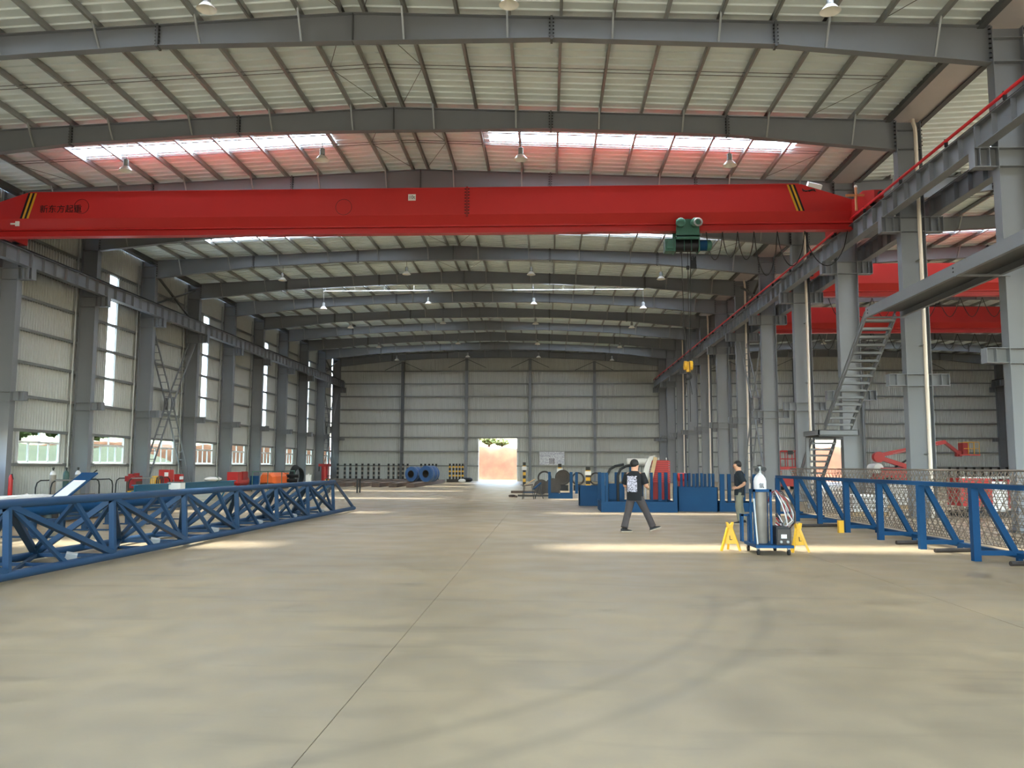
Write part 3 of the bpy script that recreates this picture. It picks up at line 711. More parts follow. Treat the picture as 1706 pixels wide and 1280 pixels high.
# blue pipe conveyor behind the truss
t = thing('pipe_stand', 'blue pipe carried on short legs behind the lattice truss', 'pipe stand', (-11.3, 18, 0))
part('carrier_pipe', MB().tube((0, -7, .62), (0, 7, .62), .16, 14), BLUE, t, True)
part('side_rail', MB().bb(-.6, -.54, -7, 7, .72, .78), BLUE_D, t); part('side_rail', MB().bb(.5, .56, -7, 7, .36, .42), BLUE_D, t)
for i in range(7):
    y = -6.3 + 2.1*i
    part('leg', MB().bb(-.06, .06, y-.06, y+.06, .02, .5), BLUE_D, t); part('leg', MB().bb(-.62, -.52, y-.05, y+.05, .02, .74), BLUE_D, t)
    part('foot_plate', MB().bb(-.65, .58, y-.08, y+.08, 0, .03), BLUE_D, t); part('arm', MB().bb(-.57, .55, y-.03, y+.03, .36, .42), BLUE_D, t)

# ------------------------------------------------------------------ blue trestle row with wire mesh on the right
t = thing('trestle_row', 'row of blue trestles with a long top rail carrying wire mesh', 'trestle', (7.32, 18.9, 0))
part('top_rail', MB().bb(-.05, .07, -8.2, 8.3, 1.24, 1.32), BLUE, t)
part('bottom_rail', MB().bb(.66, .76, -8.2, 8.3, .06, .14), BLUE, t)
for i in range(8):
    y = -6.15 + 2.06*i
    part('post', MB().bb(-.06, .06, y-.06, y+.06, .0, 1.24), BLUE, t)
    part('brace', MB().bar((.1, y, 1.24), (.66, y, .14), .09, .1), BLUE, t)
    part('cross_bar', MB().bb(0, .78, y-.04, y+.04, .1, .18), BLUE, t)
    part('rear_leg', MB().bb(.68, .76, y-.04, y+.04, 0, .08), BLUE, t)
t = thing('wire_mesh_trough', 'long trough of rusty wire mesh leaning behind the blue trestles', 'wire mesh', (7.5, 18.9, 0))
def mesh_panel(xb, xt, name):
    m = MB(); zb, zt = .16, 1.54
    for i in range(13):
        k = i/12; m.path([(xb+(xt-xb)*k, -8.2, zb+(zt-zb)*k), (xb+(xt-xb)*k, 8.1, zb+(zt-zb)*k)], .0075, 4)
    n = 64
    for sgn in (0, 1):
        for j in range(n):
            y = -8.2 + 16.3*j/n
            m.path([(xb, y + (.42 if sgn else 0), zb), (xt, y + (0 if sgn else .42), zt)], .0075, 4)
    m.path([(xt, -8.2, zt), (xt, 8.1, zt)], .016, 5)
    part(name, m, WIRE, t, kind='stuff')
mesh_panel(.72, .2, 'wire_panel'); mesh_panel(.95, 1.7, 'wire_panel')

# ------------------------------------------------------------------ persons
def skin_obj(name, V, E, R, m, parent, root=0, sub=2):
    bm = bmesh.new(); lay = bm.verts.layers.skin.verify(); vs = [bm.verts.new(p) for p in V]; bm.verts.ensure_lookup_table()
    for a, b in E: bm.edges.new((vs[a], vs[b]))
    for v, r in zip(vs, R):
        v[lay].radius = (r, r) if not isinstance(r, tuple) else r
    vs[root][lay].use_root = True
    me = bpy.data.meshes.new(name); bm.to_mesh(me); bm.free(); me.materials.append(m)
    o = obj(name, me, parent); md = o.modifiers.new('skin', 'SKIN'); md.use_smooth_shade = True
    sb = o.modifiers.new('sub', 'SUBSURF'); sb.levels = sub; sb.render_levels = sub
    return o
def chain(V, E, R, pts, rad, start=None):
    prev = start
    for p, r in zip(pts, rad):
        V.append(p); R.append(r); k = len(V)-1
        if prev is not None: E.append((prev, k))
        prev = k
    return prev
def shoe(parent, toe_dir, ankle, pitch=0):
    a = Vector(ankle); d = Vector(toe_dir).normalized(); side = Vector((0,0,1)).cross(d).normalized()
    def P(l, w, z): return tuple(a + d*(l*math.cos(pitch)) + side*w + Vector((0,0,z + l*math.sin(pitch))))
    secs = []
    for l, w, h0 in ((-.08, .03, .08), (-.05, .042, .1), (.03, .045, .095), (.1, .05, .065), (.17, .045, .05), (.2, .025, .035)):
        secs.append([P(l, -w, 0.025), P(l, -w*.9, h0*.7), P(l, -w*.4, h0), P(l, w*.4, h0), P(l, w*.9, h0*.7), P(l, w, 0.025)])
    s = part('shoe', MB().loft(secs), SHOE, parent, True)
    ss = [[P(l, -w-.004, 0), P(l, -w-.004, .026), P(l, w+.004, .026), P(l, w+.004, 0)] for l, w in ((-.085, .03), (-.05, .044), (.03, .047), (.1, .052), (.17, .047), (.205, .026))]
    part('sole', MB().loft(ss), SOLE, s)
def hand(V, E, R, wrist_i, wrist, fdir, pdir):
    # palm then five short finger chains; fdir along the fingers, pdir across the palm towards the thumb
    w = Vector(wrist); f = Vector(fdir).normalized(); p = Vector(pdir).normalized(); nrm = f.cross(p)
    pc = w + f*.05
    V.append(tuple(pc)); R.append((.034, .02)); E.append((wrist_i, len(V)-1)); k0 = len(V)-1
    for off, ln in ((-.03, .055), (-.01, .07), (.01, .075), (.03, .068)):
        b = pc + f*.035 + p*off
        chain(V, E, R, [tuple(b), tuple(b + f*ln*.5 + nrm*.012), tuple(b + f*ln*.8 + nrm*.035)], [.0095, .009, .007], k0)
    b = pc + p*.04 - f*.01
    chain(V, E, R, [tuple(b), tuple(b + f*.03 + p*.018), tuple(b + f*.055 + p*.015 + nrm*.01)], [.011, .01, .008], k0)
def person(label, loc, rz, J, mats, hair_back=True, print_patch=False):
    t = thing('person', label, 'person', loc, rz)
    # body: head, neck and arms as one skin
    V, E, R = [], [], []
    hd = Vector(J['head'])
    i0 = chain(V, E, R, [J['chest'], J['neck']], [.1, .075])
    V.append(tuple(Vector(J['neck']) + (hd-Vector(J['neck']))*.45)); R.append(.085); E.append((i0, len(V)-1)); k = len(V)-1
    V.append(tuple(hd)); R.append((.108, .118)); E.append((k, len(V)-1)); k = len(V)-1
    V.append(tuple(hd + Vector((0,0,.075)))); R.append((.1, .11)); E.append((k, len(V)-1))
    for s in ('l', 'r'):
        sh, el, wr_ = J['sh_'+s], J['el_'+s], J['wr_'+s]
        mid = tuple((Vector(sh)+Vector(el))/2)
        k = chain(V, E, R, [sh, mid, el, tuple((Vector(el)+Vector(wr_))/2), wr_], [.07, .06, .052, .046, .036], 0)
        hand(V, E, R, k, wr_, J['hf_'+s], J['hp_'+s])
    skin_obj('body', V, E, R, SKIN, t)
    # face details in front of the head
    fwd = Vector(J['look']).normalized(); sd = fwd.cross(Vector((0,0,1))).normalized()
    fc = MB().ball(tuple(hd + fwd*.1 + Vector((0,0,-.015))), (.016, .016, .024), 8, 6)
    for q in (-1, 1): fc.ball(tuple(hd + sd*q*.082 + Vector((0,0,-.01))), (.014, .02, .032), 8, 6)
    part('nose_and_ears', fc, SKIN, t, True, kind='stuff')
    ey = MB()
    for q in (-1, 1): ey.ball(tuple(hd + fwd*.086 + sd*q*.034 + Vector((0,0,.012))), (.011, .011, .008), 8, 6)
    part('eyes', ey, HAIR, t, kind='stuff')
    part('mouth', MB().ball(tuple(hd + fwd*.09 + Vector((0,0,-.06))), (.022, .022, .007), 8, 6), DRED, t, True)
    # hair cap
    hc = MB(); c = hd - fwd*.022 + Vector((0,0,.04)); hc.ball(tuple(c), (.112, .112, .115), 18, 12)
    vs = []
    for p in hc.v:
        d = Vector(p) - c; ff = d.dot(fwd)
        low = -.115 if ff < .0 else (-.05 if ff < .06 else .035)
        if d.z < low:
            kk = max(.0, min(1, (low-d.z)/.06)); d.z = low; d.x *= 1-.35*kk; d.y *= 1-.35*kk
        d.x += .004*math.sin(p[2]*210+p[0]*90); d.y += .004*math.cos(p[2]*190); vs.append(tuple(c + d))
    hc.v = vs; part('hair', hc, HAIR, t, True)
    # shirt: one lofted garment with sleeves
    pel, che = Vector(J['pelvis']), Vector(J['chest'])
    def ring_(c, rx, ry, n=16): return [(c[0]+rx*math.copysign(abs(math.cos(2*PI*k/n))**.8, math.cos(2*PI*k/n)), c[1]+ry*math.copysign(abs(math.sin(2*PI*k/n))**.8, math.sin(2*PI*k/n)), c[2]) for k in range(n)]
    hem = J.get('hem', .8)
    sm = MB().loft([ring_((pel.x, pel.y, hem), .2, .145), ring_((pel.x, pel.y, hem+.16), .195, .14), ring_((che.x, che.y, 1.16), .2, .145), ring_((che.x, che.y, 1.32), .215, .14), ring_((che.x, che.y, 1.4), .2, .12), ring_((che.x, che.y, 1.45), .13, .095), ring_((che.x, che.y+.01, 1.49), .07, .065)])
    for s in ('l', 'r'):
        sh, el = Vector(J['sh_'+s]), Vector(J['el_'+s])
        sm.path([tuple(sh.lerp(che, .3)), tuple(sh), tuple(sh.lerp(el, .45)), tuple(sh.lerp(el, .85))], [.07, .085, .083, .088], 12)
    part('shirt', sm, mats[0], t, True)
    if print_patch:
        secs = []
        for i in range(9):
            a = -.125 + .25*i/8; yb = -.155 + 1.2*a*a - .0
            secs.append([(a-.02, yb, .97), (a-.02, yb-.012, 1.2), (a-.02, yb+.004, 1.36), (a-.02, yb+.02, 1.36), (a-.02, yb+.012, .97)])
        part('back_print', MB().loft(secs), PRINT, t, label='white graphic print on the back of the shirt')
    # trousers
    tm = MB().loft([ring_((pel.x, pel.y, .74), .175, .13), ring_((pel.x, pel.y, .88), .185, .135), ring_((pel.x, pel.y, 1.0), .17, .125)])
    for s in ('l', 'r'):
        hp, kn, an = Vector(J['hip_'+s]), Vector(J['kn_'+s]), Vector(J['an_'+s])
        tm.path([tuple(hp), tuple(hp.lerp(kn, .5)), tuple(kn), tuple(kn.lerp(an, .55)), tuple(an.lerp(kn, .02))], [.105, .1, .088, .082, .085], 14)
    part('trousers', tm, mats[1], t, True)
    for s in ('l', 'r'): shoe(t, J['toe_'+s], (J['an_'+s][0], J['an_'+s][1], J['gz_'+s]), J.get('pit_'+s, 0))
    return t
# walking away towards the boxes; local +Y is where he faces
J1 = dict(head=(0, .03, 1.62), neck=(0, 0, 1.47), chest=(0, -.01, 1.32), pelvis=(0, 0, .93), look=(.3, 1, -.12), hem=.76,
 sh_l=(-.2, 0, 1.39), el_l=(-.28, .06, 1.12), wr_l=(-.17, .25, 1.04), hf_l=(.5, .85, .1), hp_l=(.3, 0, 1),
 sh_r=(.2, 0, 1.39), el_r=(.29, .02, 1.12), wr_r=(.25, .26, 1.08), hf_r=(-.4, .9, .1), hp_r=(-.3, 0, 1),
 hip_l=(-.09, 0, .84), kn_l=(-.15, -.08, .48), an_l=(-.2, -.24, .1), toe_l=(.75, .6, 0), gz_l=0.0,
 hip_r=(.1, 0, .84), kn_r=(.24, .12, .5), an_r=(.38, .22, .12), toe_r=(.9, .4, 0), gz_r=.035, pit_r=.32)
person('person in black shirt with white back print, walking away in the aisle', (2.13, 20.8, 0), -math.radians(24), J1, (SHIRT, TROU1), print_patch=True)
J2 = dict(head=(0, .05, 1.62), neck=(0, 0, 1.45), chest=(0, -.01, 1.3), pelvis=(0, 0, .95), look=(0, 1, .1),
 sh_l=(-.2, 0, 1.37), el_l=(-.33, -.12, 1.12), wr_l=(-.19, .06, 1.0), hf_l=(.2, .9, -.1), hp_l=(.3, 0, 1),
 sh_r=(.2, -.02, 1.37), el_r=(.31, -.16, 1.12), wr_r=(.19, .04, 1.01), hf_r=(-.3, .9, -.1), hp_r=(-.2, 0, 1),
 hip_l=(-.095, 0, .87), kn_l=(-.12, .05, .48), an_l=(-.13, 0, .09), toe_l=(-.1, 1, 0), gz_l=0,
 hip_r=(.095, 0, .87), kn_r=(.1, -.02, .48), an_r=(.11, -.1, .09), toe_r=(.1, 1, 0), gz_r=0)
person('person in dark shirt and khaki trousers, hand on hip behind the gas cylinder', (5.38, 23.9, 0), math.radians(82), J2, (SHIRT2, TROU2))

# ------------------------------------------------------------------ gas trolley
t = thing('gas_trolley', 'blue wheeled trolley carrying a gas cylinder and a welder', 'trolley', (3.75, 15.45, 0))
part('platform', MB().bb(0, .68, 0, .92, .13, .18), BLUE, t)
for x, y in ((.06, .08), (.6, .06), (.06, .84), (.56, .84)):
    c = part('caster', MB().bb(x-.025, x+.025, y-.02, y+.02, .08, .14), GALV, t); part('wheel', MB().lathe([(.015,-.02),(.055,-.02),(.055,.02),(.015,.02)], 14, (x, y, .056), 'x'), RUBBER, c)
for x, y in ((.06, .3), (.36, .3), (.06, .58), (.36, .58)): part('post', MB().bb(x-.02, x+.02, y-.02, y+.02, .18, 1.18), BLUE, t)
part('cylinder_hoop', MB().bb(.04, .38, .28, .32, 1.13, 1.18).bb(.04, .38, .56, .6, 1.13, 1.18).bb(.04, .08, .28, .6, 1.13, 1.18).bb(.34, .38, .28, .6, 1.13, 1.18), BLUE, t)
part('brace', MB().bar((.08, .2, .18), (.05, .3, 1.05), .025, .03), GALV, t)
part('handle_frame', MB().bb(-.08, -.04, .74, .78, .18, .7).bb(-.08, .1, .74, .78, .66, .7).bb(-.08, -.04, .86, .9, .18, .7).bb(-.08, -.04, .74, .9, .66, .7).bb(.06, .12, .74, .9, .18, .7), BLUE, t)
g = thing('gas_cylinder', 'tall grey gas cylinder with a white shoulder standing on the blue trolley', 'gas cylinder', (3.96, 15.89, .18))
part('cylinder_body', MB().lathe([(.1,0),(.115,.02),(.115,.95)], 24), CYLG, g, True)
part('shoulder', MB().lathe([(.116,.95),(.116,1.14),(.105,1.2),(.075,1.25),(.035,1.28),(.03,1.3)], 24), CYLW, g, True)
v = part('valve', MB().lathe([(.03,1.3),(.03,1.4),(.015,1.41),(.015,1.43)], 12).tube((-.06,0,1.35),(.08,0,1.35),.018), GALV, g, True)
part('gauge', MB().lathe([(.045,0),(.045,.03)], 16, (.07, -.05, 1.37), 'y'), BLACK, v); part('gauge', MB().lathe([(.04,0),(.04,.03)], 16, (-.05, -.05, 1.36), 'y'), BLACK, v)
part('hand_wheel', MB().path([(.035*math.cos(a*PI/6), .035*math.sin(a*PI/6), 1.44) for a in range(12)], .008, 5, True), BLACK, v)
obj('cylinder_lettering', text_mesh('cylinder_lettering', '氩', .1, BLACK, .01), g, (0, -.112, 1.06), (PI/2, 0, 0))
w = thing('welding_machine', 'black box welder with a carry handle on the blue trolley', 'welder', (4.28, 15.75, .18))
part('case', MB().prism([(-.13, 0), (.13, 0), (.13, .28), (.08, .33), (-.13, .33)], -.2, .2, 'y'), BLACK, w)
part('front_panel', MB().bb(-.11, .11, -.215, -.2, .03, .28), DARK, w); part('label_plate', MB().bb(-.05, .05, -.22, -.214, .12, .19), WHITE, w)
part('carry_handle', MB().path([(0,-.14,.33),(0,-.14,.39),(0,.14,.39),(0,.14,.33)], .014, 6), BLACK, w)
for x in (-.06, .06): part('socket', MB().lathe([(.025,0),(.025,.04)], 10, (x, -.255, .06), 'y'), GALV, w)
hcols = [(CYLW, 'grey welding hose'), (DRED, 'red welding hose'), (GALV, 'silver welding hose'), (BLACK, 'black welding hose'), (CYLW, 'pale welding hose'), (RUST, 'brown welding hose')]
hb = thing('hose_bundle', 'bundle of red, white and black hoses draped over the trolley', 'hose', (4.16, 15.85, .2))
rh = random.Random(5)
for i in range(10):
    m, lb = hcols[(0, 1, 2, 0, 5, 1, 2, 4, 3, 5)[i]]; q = i*.022; j = lambda a: rh.uniform(-a, a)
    part('hose', MB().path([(-.02+j(.02), .1+j(.04), .72+j(.05)), (.02+j(.02), .02+j(.03), .9+j(.03)), (.07+q*.5+j(.02), -.04+j(.03), .93+j(.03)), (.14+q*.8+j(.03), -.08+j(.04), .78+j(.03)), (.2+q*1.0+j(.03), -.1+j(.05), .56+j(.05)), (.23+q*.9+j(.05), -.1+j(.05), .36+j(.06)), (.17+q*.5+j(.06), -.06+j(.05), .24+j(.04)), (.1+j(.05), .02, .34+q)], .013, 6), m, hb, True, label=lb)

# ------------------------------------------------------------------ yellow stands
def stand(label, loc, rz):
    t = thing('support_stand', label, 'stand', loc, rz, 'yellow support stands')
    part('face_plate', MB().add([(-.05,-.012,.42),(.05,-.012,.42),(.1,-.05,.13),(-.1,-.05,.13),(-.05,.008,.42),(.05,.008,.42),(.1,-.03,.13),(-.1,-.03,.13)], [(0,1,2,3),(4,7,6,5),(0,4,5,1),(1,5,6,2),(2,6,7,3),(3,7,4,0)]), YEL, t)
    for a in (-.19, .17): part('leg', MB().bar((a*.2, 0, .44), (a, -.08, .0), .04, .04), YEL, t)
    part('leg', MB().bar((0, .02, .44), (.02, .24, 0), .04, .04), YEL, t)
    part('saddle', MB().prism([(-.07, .54), (-.05, .43), (.05, .43), (.07, .54), (.045, .54), (.0, .48), (-.045, .54)], -.035, .035, 'y'), YEL, t)
    obj('stand_letter', text_mesh('stand_letter', 'L', .12, BLACK), t, (.0, -.052, .24), (PI/2-.13, 0, 0))
stand('yellow support stand with letter L at the left of the trolley', (3.47, 16.3, 0), 0.05)
stand('yellow support stand at the right of the trolley, partly behind it', (4.7, 16.1, 0), .35)
p = thing('yellow_block', 'short yellow square post beside the blue trestles', 'post', (7.12, 20.87, 0)); part('post_tube', MB().bb(-.06, .06, -.06, .06, 0, .3), YEL, p); part('post_cap', MB().bb(-.055, .055, -.055, .055, .3, .305), DARK, p)
for i, (x, y, L, lb) in enumerate(((7.3, 22.9, 1.2, 'dark pipe on the floor near the yellow post'), (7.55, 17.9, .7, 'short dark pipe end under the blue trestles'), (7.7, 16.3, .9, 'dark pipe on the floor below the trestle brace'), (8.0, 14.2, 1.0, 'dark pipe at the right edge under the trestles'))):
    single('floor_pipe', MB().path([(-L/2, 0, .04), (L/2, 0, .04)], .04, 10), DARK, lb, 'pipe', (x, y, 0), .25 if i == 0 else .2, smooth=True)

# ------------------------------------------------------------------ blue fixtures and boxes in the middle
def frame_tray(name, label, x0, x1, y, d, h, posts, ph):
    t = thing(name, label, 'frame', (x0, y, 0)); L = x1-x0
    part('base_beam', MB().bb(0, L, 0, .06, 0, h), BLUE, t); part('base_beam', MB().bb(0, L, d-.06, d, 0, h), BLUE, t)
    part('side_beam', MB().bb(0, .06, .06, d-.06, 0, h), BLUE, t); part('side_beam', MB().bb(L-.06, L, .06, d-.06, 0, h), BLUE, t)
    part('tray_floor', MB().bb(.06, L-.06, .06, d-.06, h*.55, h*.6), DARK, t)
    part('cross_member', MB().bb(L*.45, L*.45+.06, .06, d-.06, h*.6, h-.01), GALV, t)
    for px, py, w in posts: part('post', MB().bb(px-w/2, px+w/2, py-.05, py+.05, h, ph), BLUE, t)
    return t
frame_tray('post_tray', 'small blue frame with tall corner posts beside the saw bench', 0, 1.2, 41.4, 1.6, .24, ((.06, .05, .13), (1.14, .05, .12), (1.4, .3, .14), (.06, 1.5, .1), (1.14, 1.5, .1)), 1.3)
b = thing('blue_box', 'plain blue steel box left of the long blue tray', 'box', (1.25, 34.0, 0))
part('box_shell', MB().bb(0, 1.05, 0, .03, .0, .8).bb(0, 1.05, .97, 1.0, 0, .8).bb(0, .03, 0, 1, 0, .8).bb(1.02, 1.05, 0, 1, 0, .8), BLUE, b); part('box_floor', MB().bb(.03, 1.02, .03, .97, .05, .08), BLUE, b)
part('box_rim', MB().bb(-.03, 1.08, -.03, .03, .77, .82), BLUE, b)
t = frame_tray('blue_tray', 'long low blue tray behind the walking person', 1.85, 4.5, 29.5, 2.2, .36, ((.07, .06, .13), (.2, .06, .1), (2.58, .06, .13), (.07, 2.1, .12), (2.55, 2.1, .12), (2.2, 1.2, .12), (1.95, 1.6, .1), (1.5, 2.1, .12), (.7, 2.1, .12), (.95, 2.1, .1)), 1.37)
part('inner_panel', MB().bb(.3, .95, 2.0, 2.06, .36, .95), BLUE, t); part('inner_panel', MB().bb(1.1, 1.7, 2.0, 2.06, .36, .95), BLUE, t)
b = thing('blue_box', 'wide plain blue steel box right of the long tray', 'box', (4.62, 30.2, 0))
part('box_shell', MB().bb(0, 1.42, 0, .03, .0, .86).bb(0, 1.42, 1.17, 1.2, 0, .86).bb(0, .03, 0, 1.2, 0, .86).bb(1.39, 1.42, 0, 1.2, 0, .86), BLUE, b); part('box_floor', MB().bb(.03, 1.39, .03, 1.17, .05, .08), BLUE, b)
for i in range(8): part('stake', MB().bb(.25+i*.145, .34+i*.145, 1.0-.1*(i % 2), 1.08-.1*(i % 2), .1, 1.33+.01*(i % 3)), BLUE, b)
frame_tray('post_tray', 'blue frame with upright posts behind the standing person', 6.1, 7.4, 30.2, 1.8, .32, ((.1, .05, .16), (.4, .3, .12), (.62, .05, .16), (1.24, .05, .12), (.1, 1.7, .1), (1.24, 1.7, .1)), 1.33)
# things standing in the blue trays
r = thing('red_radiator', 'red ribbed radiator unit standing behind the long blue tray', 'radiator', (4.05, 33.0, 0))
part('tank', MB().bb(0, .72, .1, .8, 0, .95), DRED, r)
for i in range(11): part('fin', MB().bb(0, .72, 0, .7, .98+i*.078, 1.03+i*.078), RED2, r)
part('fin_core', MB().bb(.06, .66, .06, .64, .95, 1.84), DRED, r)
for x in (.1, .3, .6): part('lug', MB().bb(x, x+.04, .3, .34, 1.84, 1.94), WHITE, r)
w = thing('wrapped_panel', 'white wrapped panel with a tilted wooden board beside the red radiator', 'panel', (3.85, 32.6, 0))
part('wrapping', MB().loft([[(-.18,0,.95),(.0,0,.9),(.02,.2,.9),(-.16,.2,.95)], [(-.2,0,1.3),(.02,0,1.35),(.04,.22,1.35),(-.18,.22,1.3)], [(-.06,0,1.75),(.16,0,1.8),(.16,.2,1.8),(-.06,.2,1.75)], [(.08,0,1.98),(.3,0,2.02),(.3,.14,2.02),(.1,.14,1.98)]]), CLOTH, w, True)
part('wooden_board', MB().bar((.02, -.04, .7), (.3, -.04, 1.95), .14, .03, (0,1,0)), WOOD, w); part('prop', MB().bb(-.12, -.06, .05, .1, 0, .95), WHITE, w)
w = thing('white_roll', 'white wrapped roll lying level behind the walking person', 'roll', (3.1, 33.4, 1.7))
part('roll_wrap', MB().lathe([(.08,0),(.13,.03),(.13,.9),(.08,.93)], 16, (0,0,.08), 'x'), CLOTH, w, True)
for x in (.15, .75): part('roll_post', MB().bb(x-.03, x+.03, -.03, .03, -1.7, -.04), BLUE, w)
m_ = thing('red_machine', 'small red motor unit beside the wide blue box', 'motor', (5.35, 33.8, 0))
part('motor_body', MB().lathe([(.1,0),(.17,.03),(.17,.36),(.12,.4)], 14, (-.2, 0, 1.17), 'x'), RED2, m_, True); part('motor_base', MB().bb(-.16, .14, -.12, .12, .0, 1.02), DRED, m_); part('motor_cap', MB().lathe([(.15,0),(.15,.08)], 14, (.2, 0, 1.17), 'x'), BLACK, m_)
for i, (x, y) in enumerate(((2.2, 31.4), (2.6, 31.5))):
    single('bent_pipe', MB().path([(0, 0, .3), (0, 0, 1.25), (.1, 0, 1.48), (.3, 0, 1.6), (.62, .1, 1.66)], .05, 8), BLACK, 'black bent pipe rising from the blue tray, %s one' % ('left' if i == 0 else 'right'), 'pipe', (x, y, 0), smooth=True)
# big dark rings
def ring(label, x, y, R, r, w, solid=False):
    t = thing('steel_ring', label, 'ring', (x, y, 0))
    part('ring_band', MB().lathe([(r, -w/2), (R, -w/2), (R, w/2), (r, w/2), (r, -w/2)], 32, (0, 0, .35+R), 'y'), DARK, t, True)
    part('ring_lip', MB().path([((R-.01)*math.cos(a*PI/20), -w/2, .35+R+(R-.01)*math.sin(a*PI/20)) for a in range(40)], .02, 5, True), BLACK, t, True)
    if solid: part('ring_core', MB().lathe([(.05, 0), (r+.01, 0), (r+.01, .1), (.05, .1)], 28, (0, 0, .35+R), 'y'), DARK, t)
    part('cradle', MB().bb(-R*.7, R*.7, -w/2, w/2, 0, .36), BLACK, t)
ring('black steel ring with a filled centre behind the small blue frame', .95, 55, .5, .38, .5, True)
ring('open black steel ring left of the striped sign post', 1.95, 55.3, .42, .33, .5)
ring('open black steel ring right of the striped sign post', 3.12, 55.3, .42, .33, .5)
ring('dark ring half hidden behind the blue corner post', -.25, 56, .46, .36, .5)
# striped posts with plates
def striped(t, x, y, h, z0=0, r=.075, n=7, mat1=BLACK, mat2=YEL):
    for i in range(n):
        a = z0 + (h-z0)/n*i; b = z0 + (h-z0)/n*(i+1)
        part('stripe_band', MB().bb(x-r, x+r, y-r, y+r, a, b), mat1 if i % 2 == 0 else mat2, t)
for i, (x, y, h, lb) in enumerate(((-2.0, 70, 1.9, 'black and yellow guard post beside the far doorway'), (.8, 58, 1.75, 'black and yellow guard post between the dark rings on the left'), (2.55, 54, 1.55, 'thick black and yellow guard post with a white plate between open rings'))):
    t = thing('guard_post', lb, 'post', (x, y, 0)); r = .14 if i == 2 else .12
    striped(t, 0, 0, h, 0, r, 7); part('sign_plate', MB().bb(-.2, .2, -r-.03, -r-.01, h*.66, h*.82), WHITE, t); part('post_foot', MB().bb(-.3, .3, -.3, .3, 0, .03), BLACK, t)
# notice board on far wall
t = thing('notice_board', 'white notice board with printed sheets on the far wall', 'board', (.38, YF-.25, 0))
part('board_panel', MB().bb(-1.3, 1.3, -.03, 0, 1.72, 3.08), BOARDP, t)
part('board_frame', MB().bb(-1.34, 1.34, -.04, .01, 1.68, 1.72).bb(-1.34, 1.34, -.04, .01, 3.08, 3.12).bb(-1.34, -1.3, -.04, .01, 1.68, 3.12).bb(1.3, 1.34, -.04, .01, 1.68, 3.12), GALV, t)
for x in (-.2, 0, .2): part('printed_column', MB().bb(x-.04, x+.04, -.04, -.03, 1.8, 2.4), DARK, t)
# saw bench, bars and plates
t = thing('saw_bench', 'dark bench with splayed legs and a board on top', 'bench', (-1.0, 40.6, 0))
part('bench_top', MB().box((0, .1, .66), (.5, .35, .05), (0, -.12, .1)), RUST, t); part('bench_board', MB().box((.1, .3, .82), (.6, .2, .04), (0, -.5, .2)), WOOD, t); part('bench_rail', MB().bb(-.22, .3, .0, .05, .3, .35), BLUE_D, t)
for x, y in ((-.25, -.1), (.3, -.1), (-.2, .35), (.38, .35)): part('leg', MB().bar((x*.7, y, .64), (x, y, 0), .03, .03), BLACK, t)
t = thing('tilted_board', 'blue tilted board leaning at the saw bench', 'board', (-.55, 41.2, 0)); part('board', MB().box((0, 0, .62), (.5, .3, .05), (0, -.7, .2)), BLUE, t); part('prop', MB().bar((-.1, 0, 0), (.1, 0, .6), .04, .04), BLACK, t); part('prop', MB().bar((.3, 0, 0), (.12, 0, .7), .04, .04), BLACK, t)
single('steel_bar', MB().prism([(0,0),(.12,0),(.12,.03),(.03,.03),(.03,.14),(0,.14)], -1.3, 1.6, 'x'), RUST, 'long rusty angle bar on the floor behind the saw bench', 'bar', (-.9, 49.5, 0))
single('steel_bar', MB().prism([(0,0),(.1,0),(.1,.03),(.03,.03),(.03,.1),(0,.1)], -1.2, 1.2, 'x'), DARK, 'dark angle bar on the floor under the saw bench', 'bar', (-.4, 44.0, 0))
for i, (x, y, rr, lb) in enumerate(((-.4, 47.5, .42, 'dark round steel plate leaning left of the blue frame'), (.25, 47.2, .46, 'rusty round steel plate leaning behind the blue corner post'))):
    t = thing('round_plate', lb, 'plate', (x, y, 0)); part('disc', MB().lathe([(.02,0),(rr,0),(rr,.06),(.02,.06)], 28, (0,0,rr), 'y'), DARK, t, True); part('hub', MB().lathe([(.1,0),(.1,.04)], 14, (0,-.04,rr), 'y'), DARK, t)
t = thing('cable_clump', 'small dark clump of cable on the floor near the aisle', 'cable', (-1.85, 42.7, 0))
part('coil', MB().path([((.12+.04*math.sin(i*2.1))*math.cos(i*.8), (.1+.03*math.cos(i*1.3))*math.sin(i*.8), .03+.012*(i % 9)) for i in range(50)], .02, 5), DARK, t, True); part('plug', MB().box((.2, -.05, .06), (.14, .1, .1), (.1, .2, .4)), RUST, t)

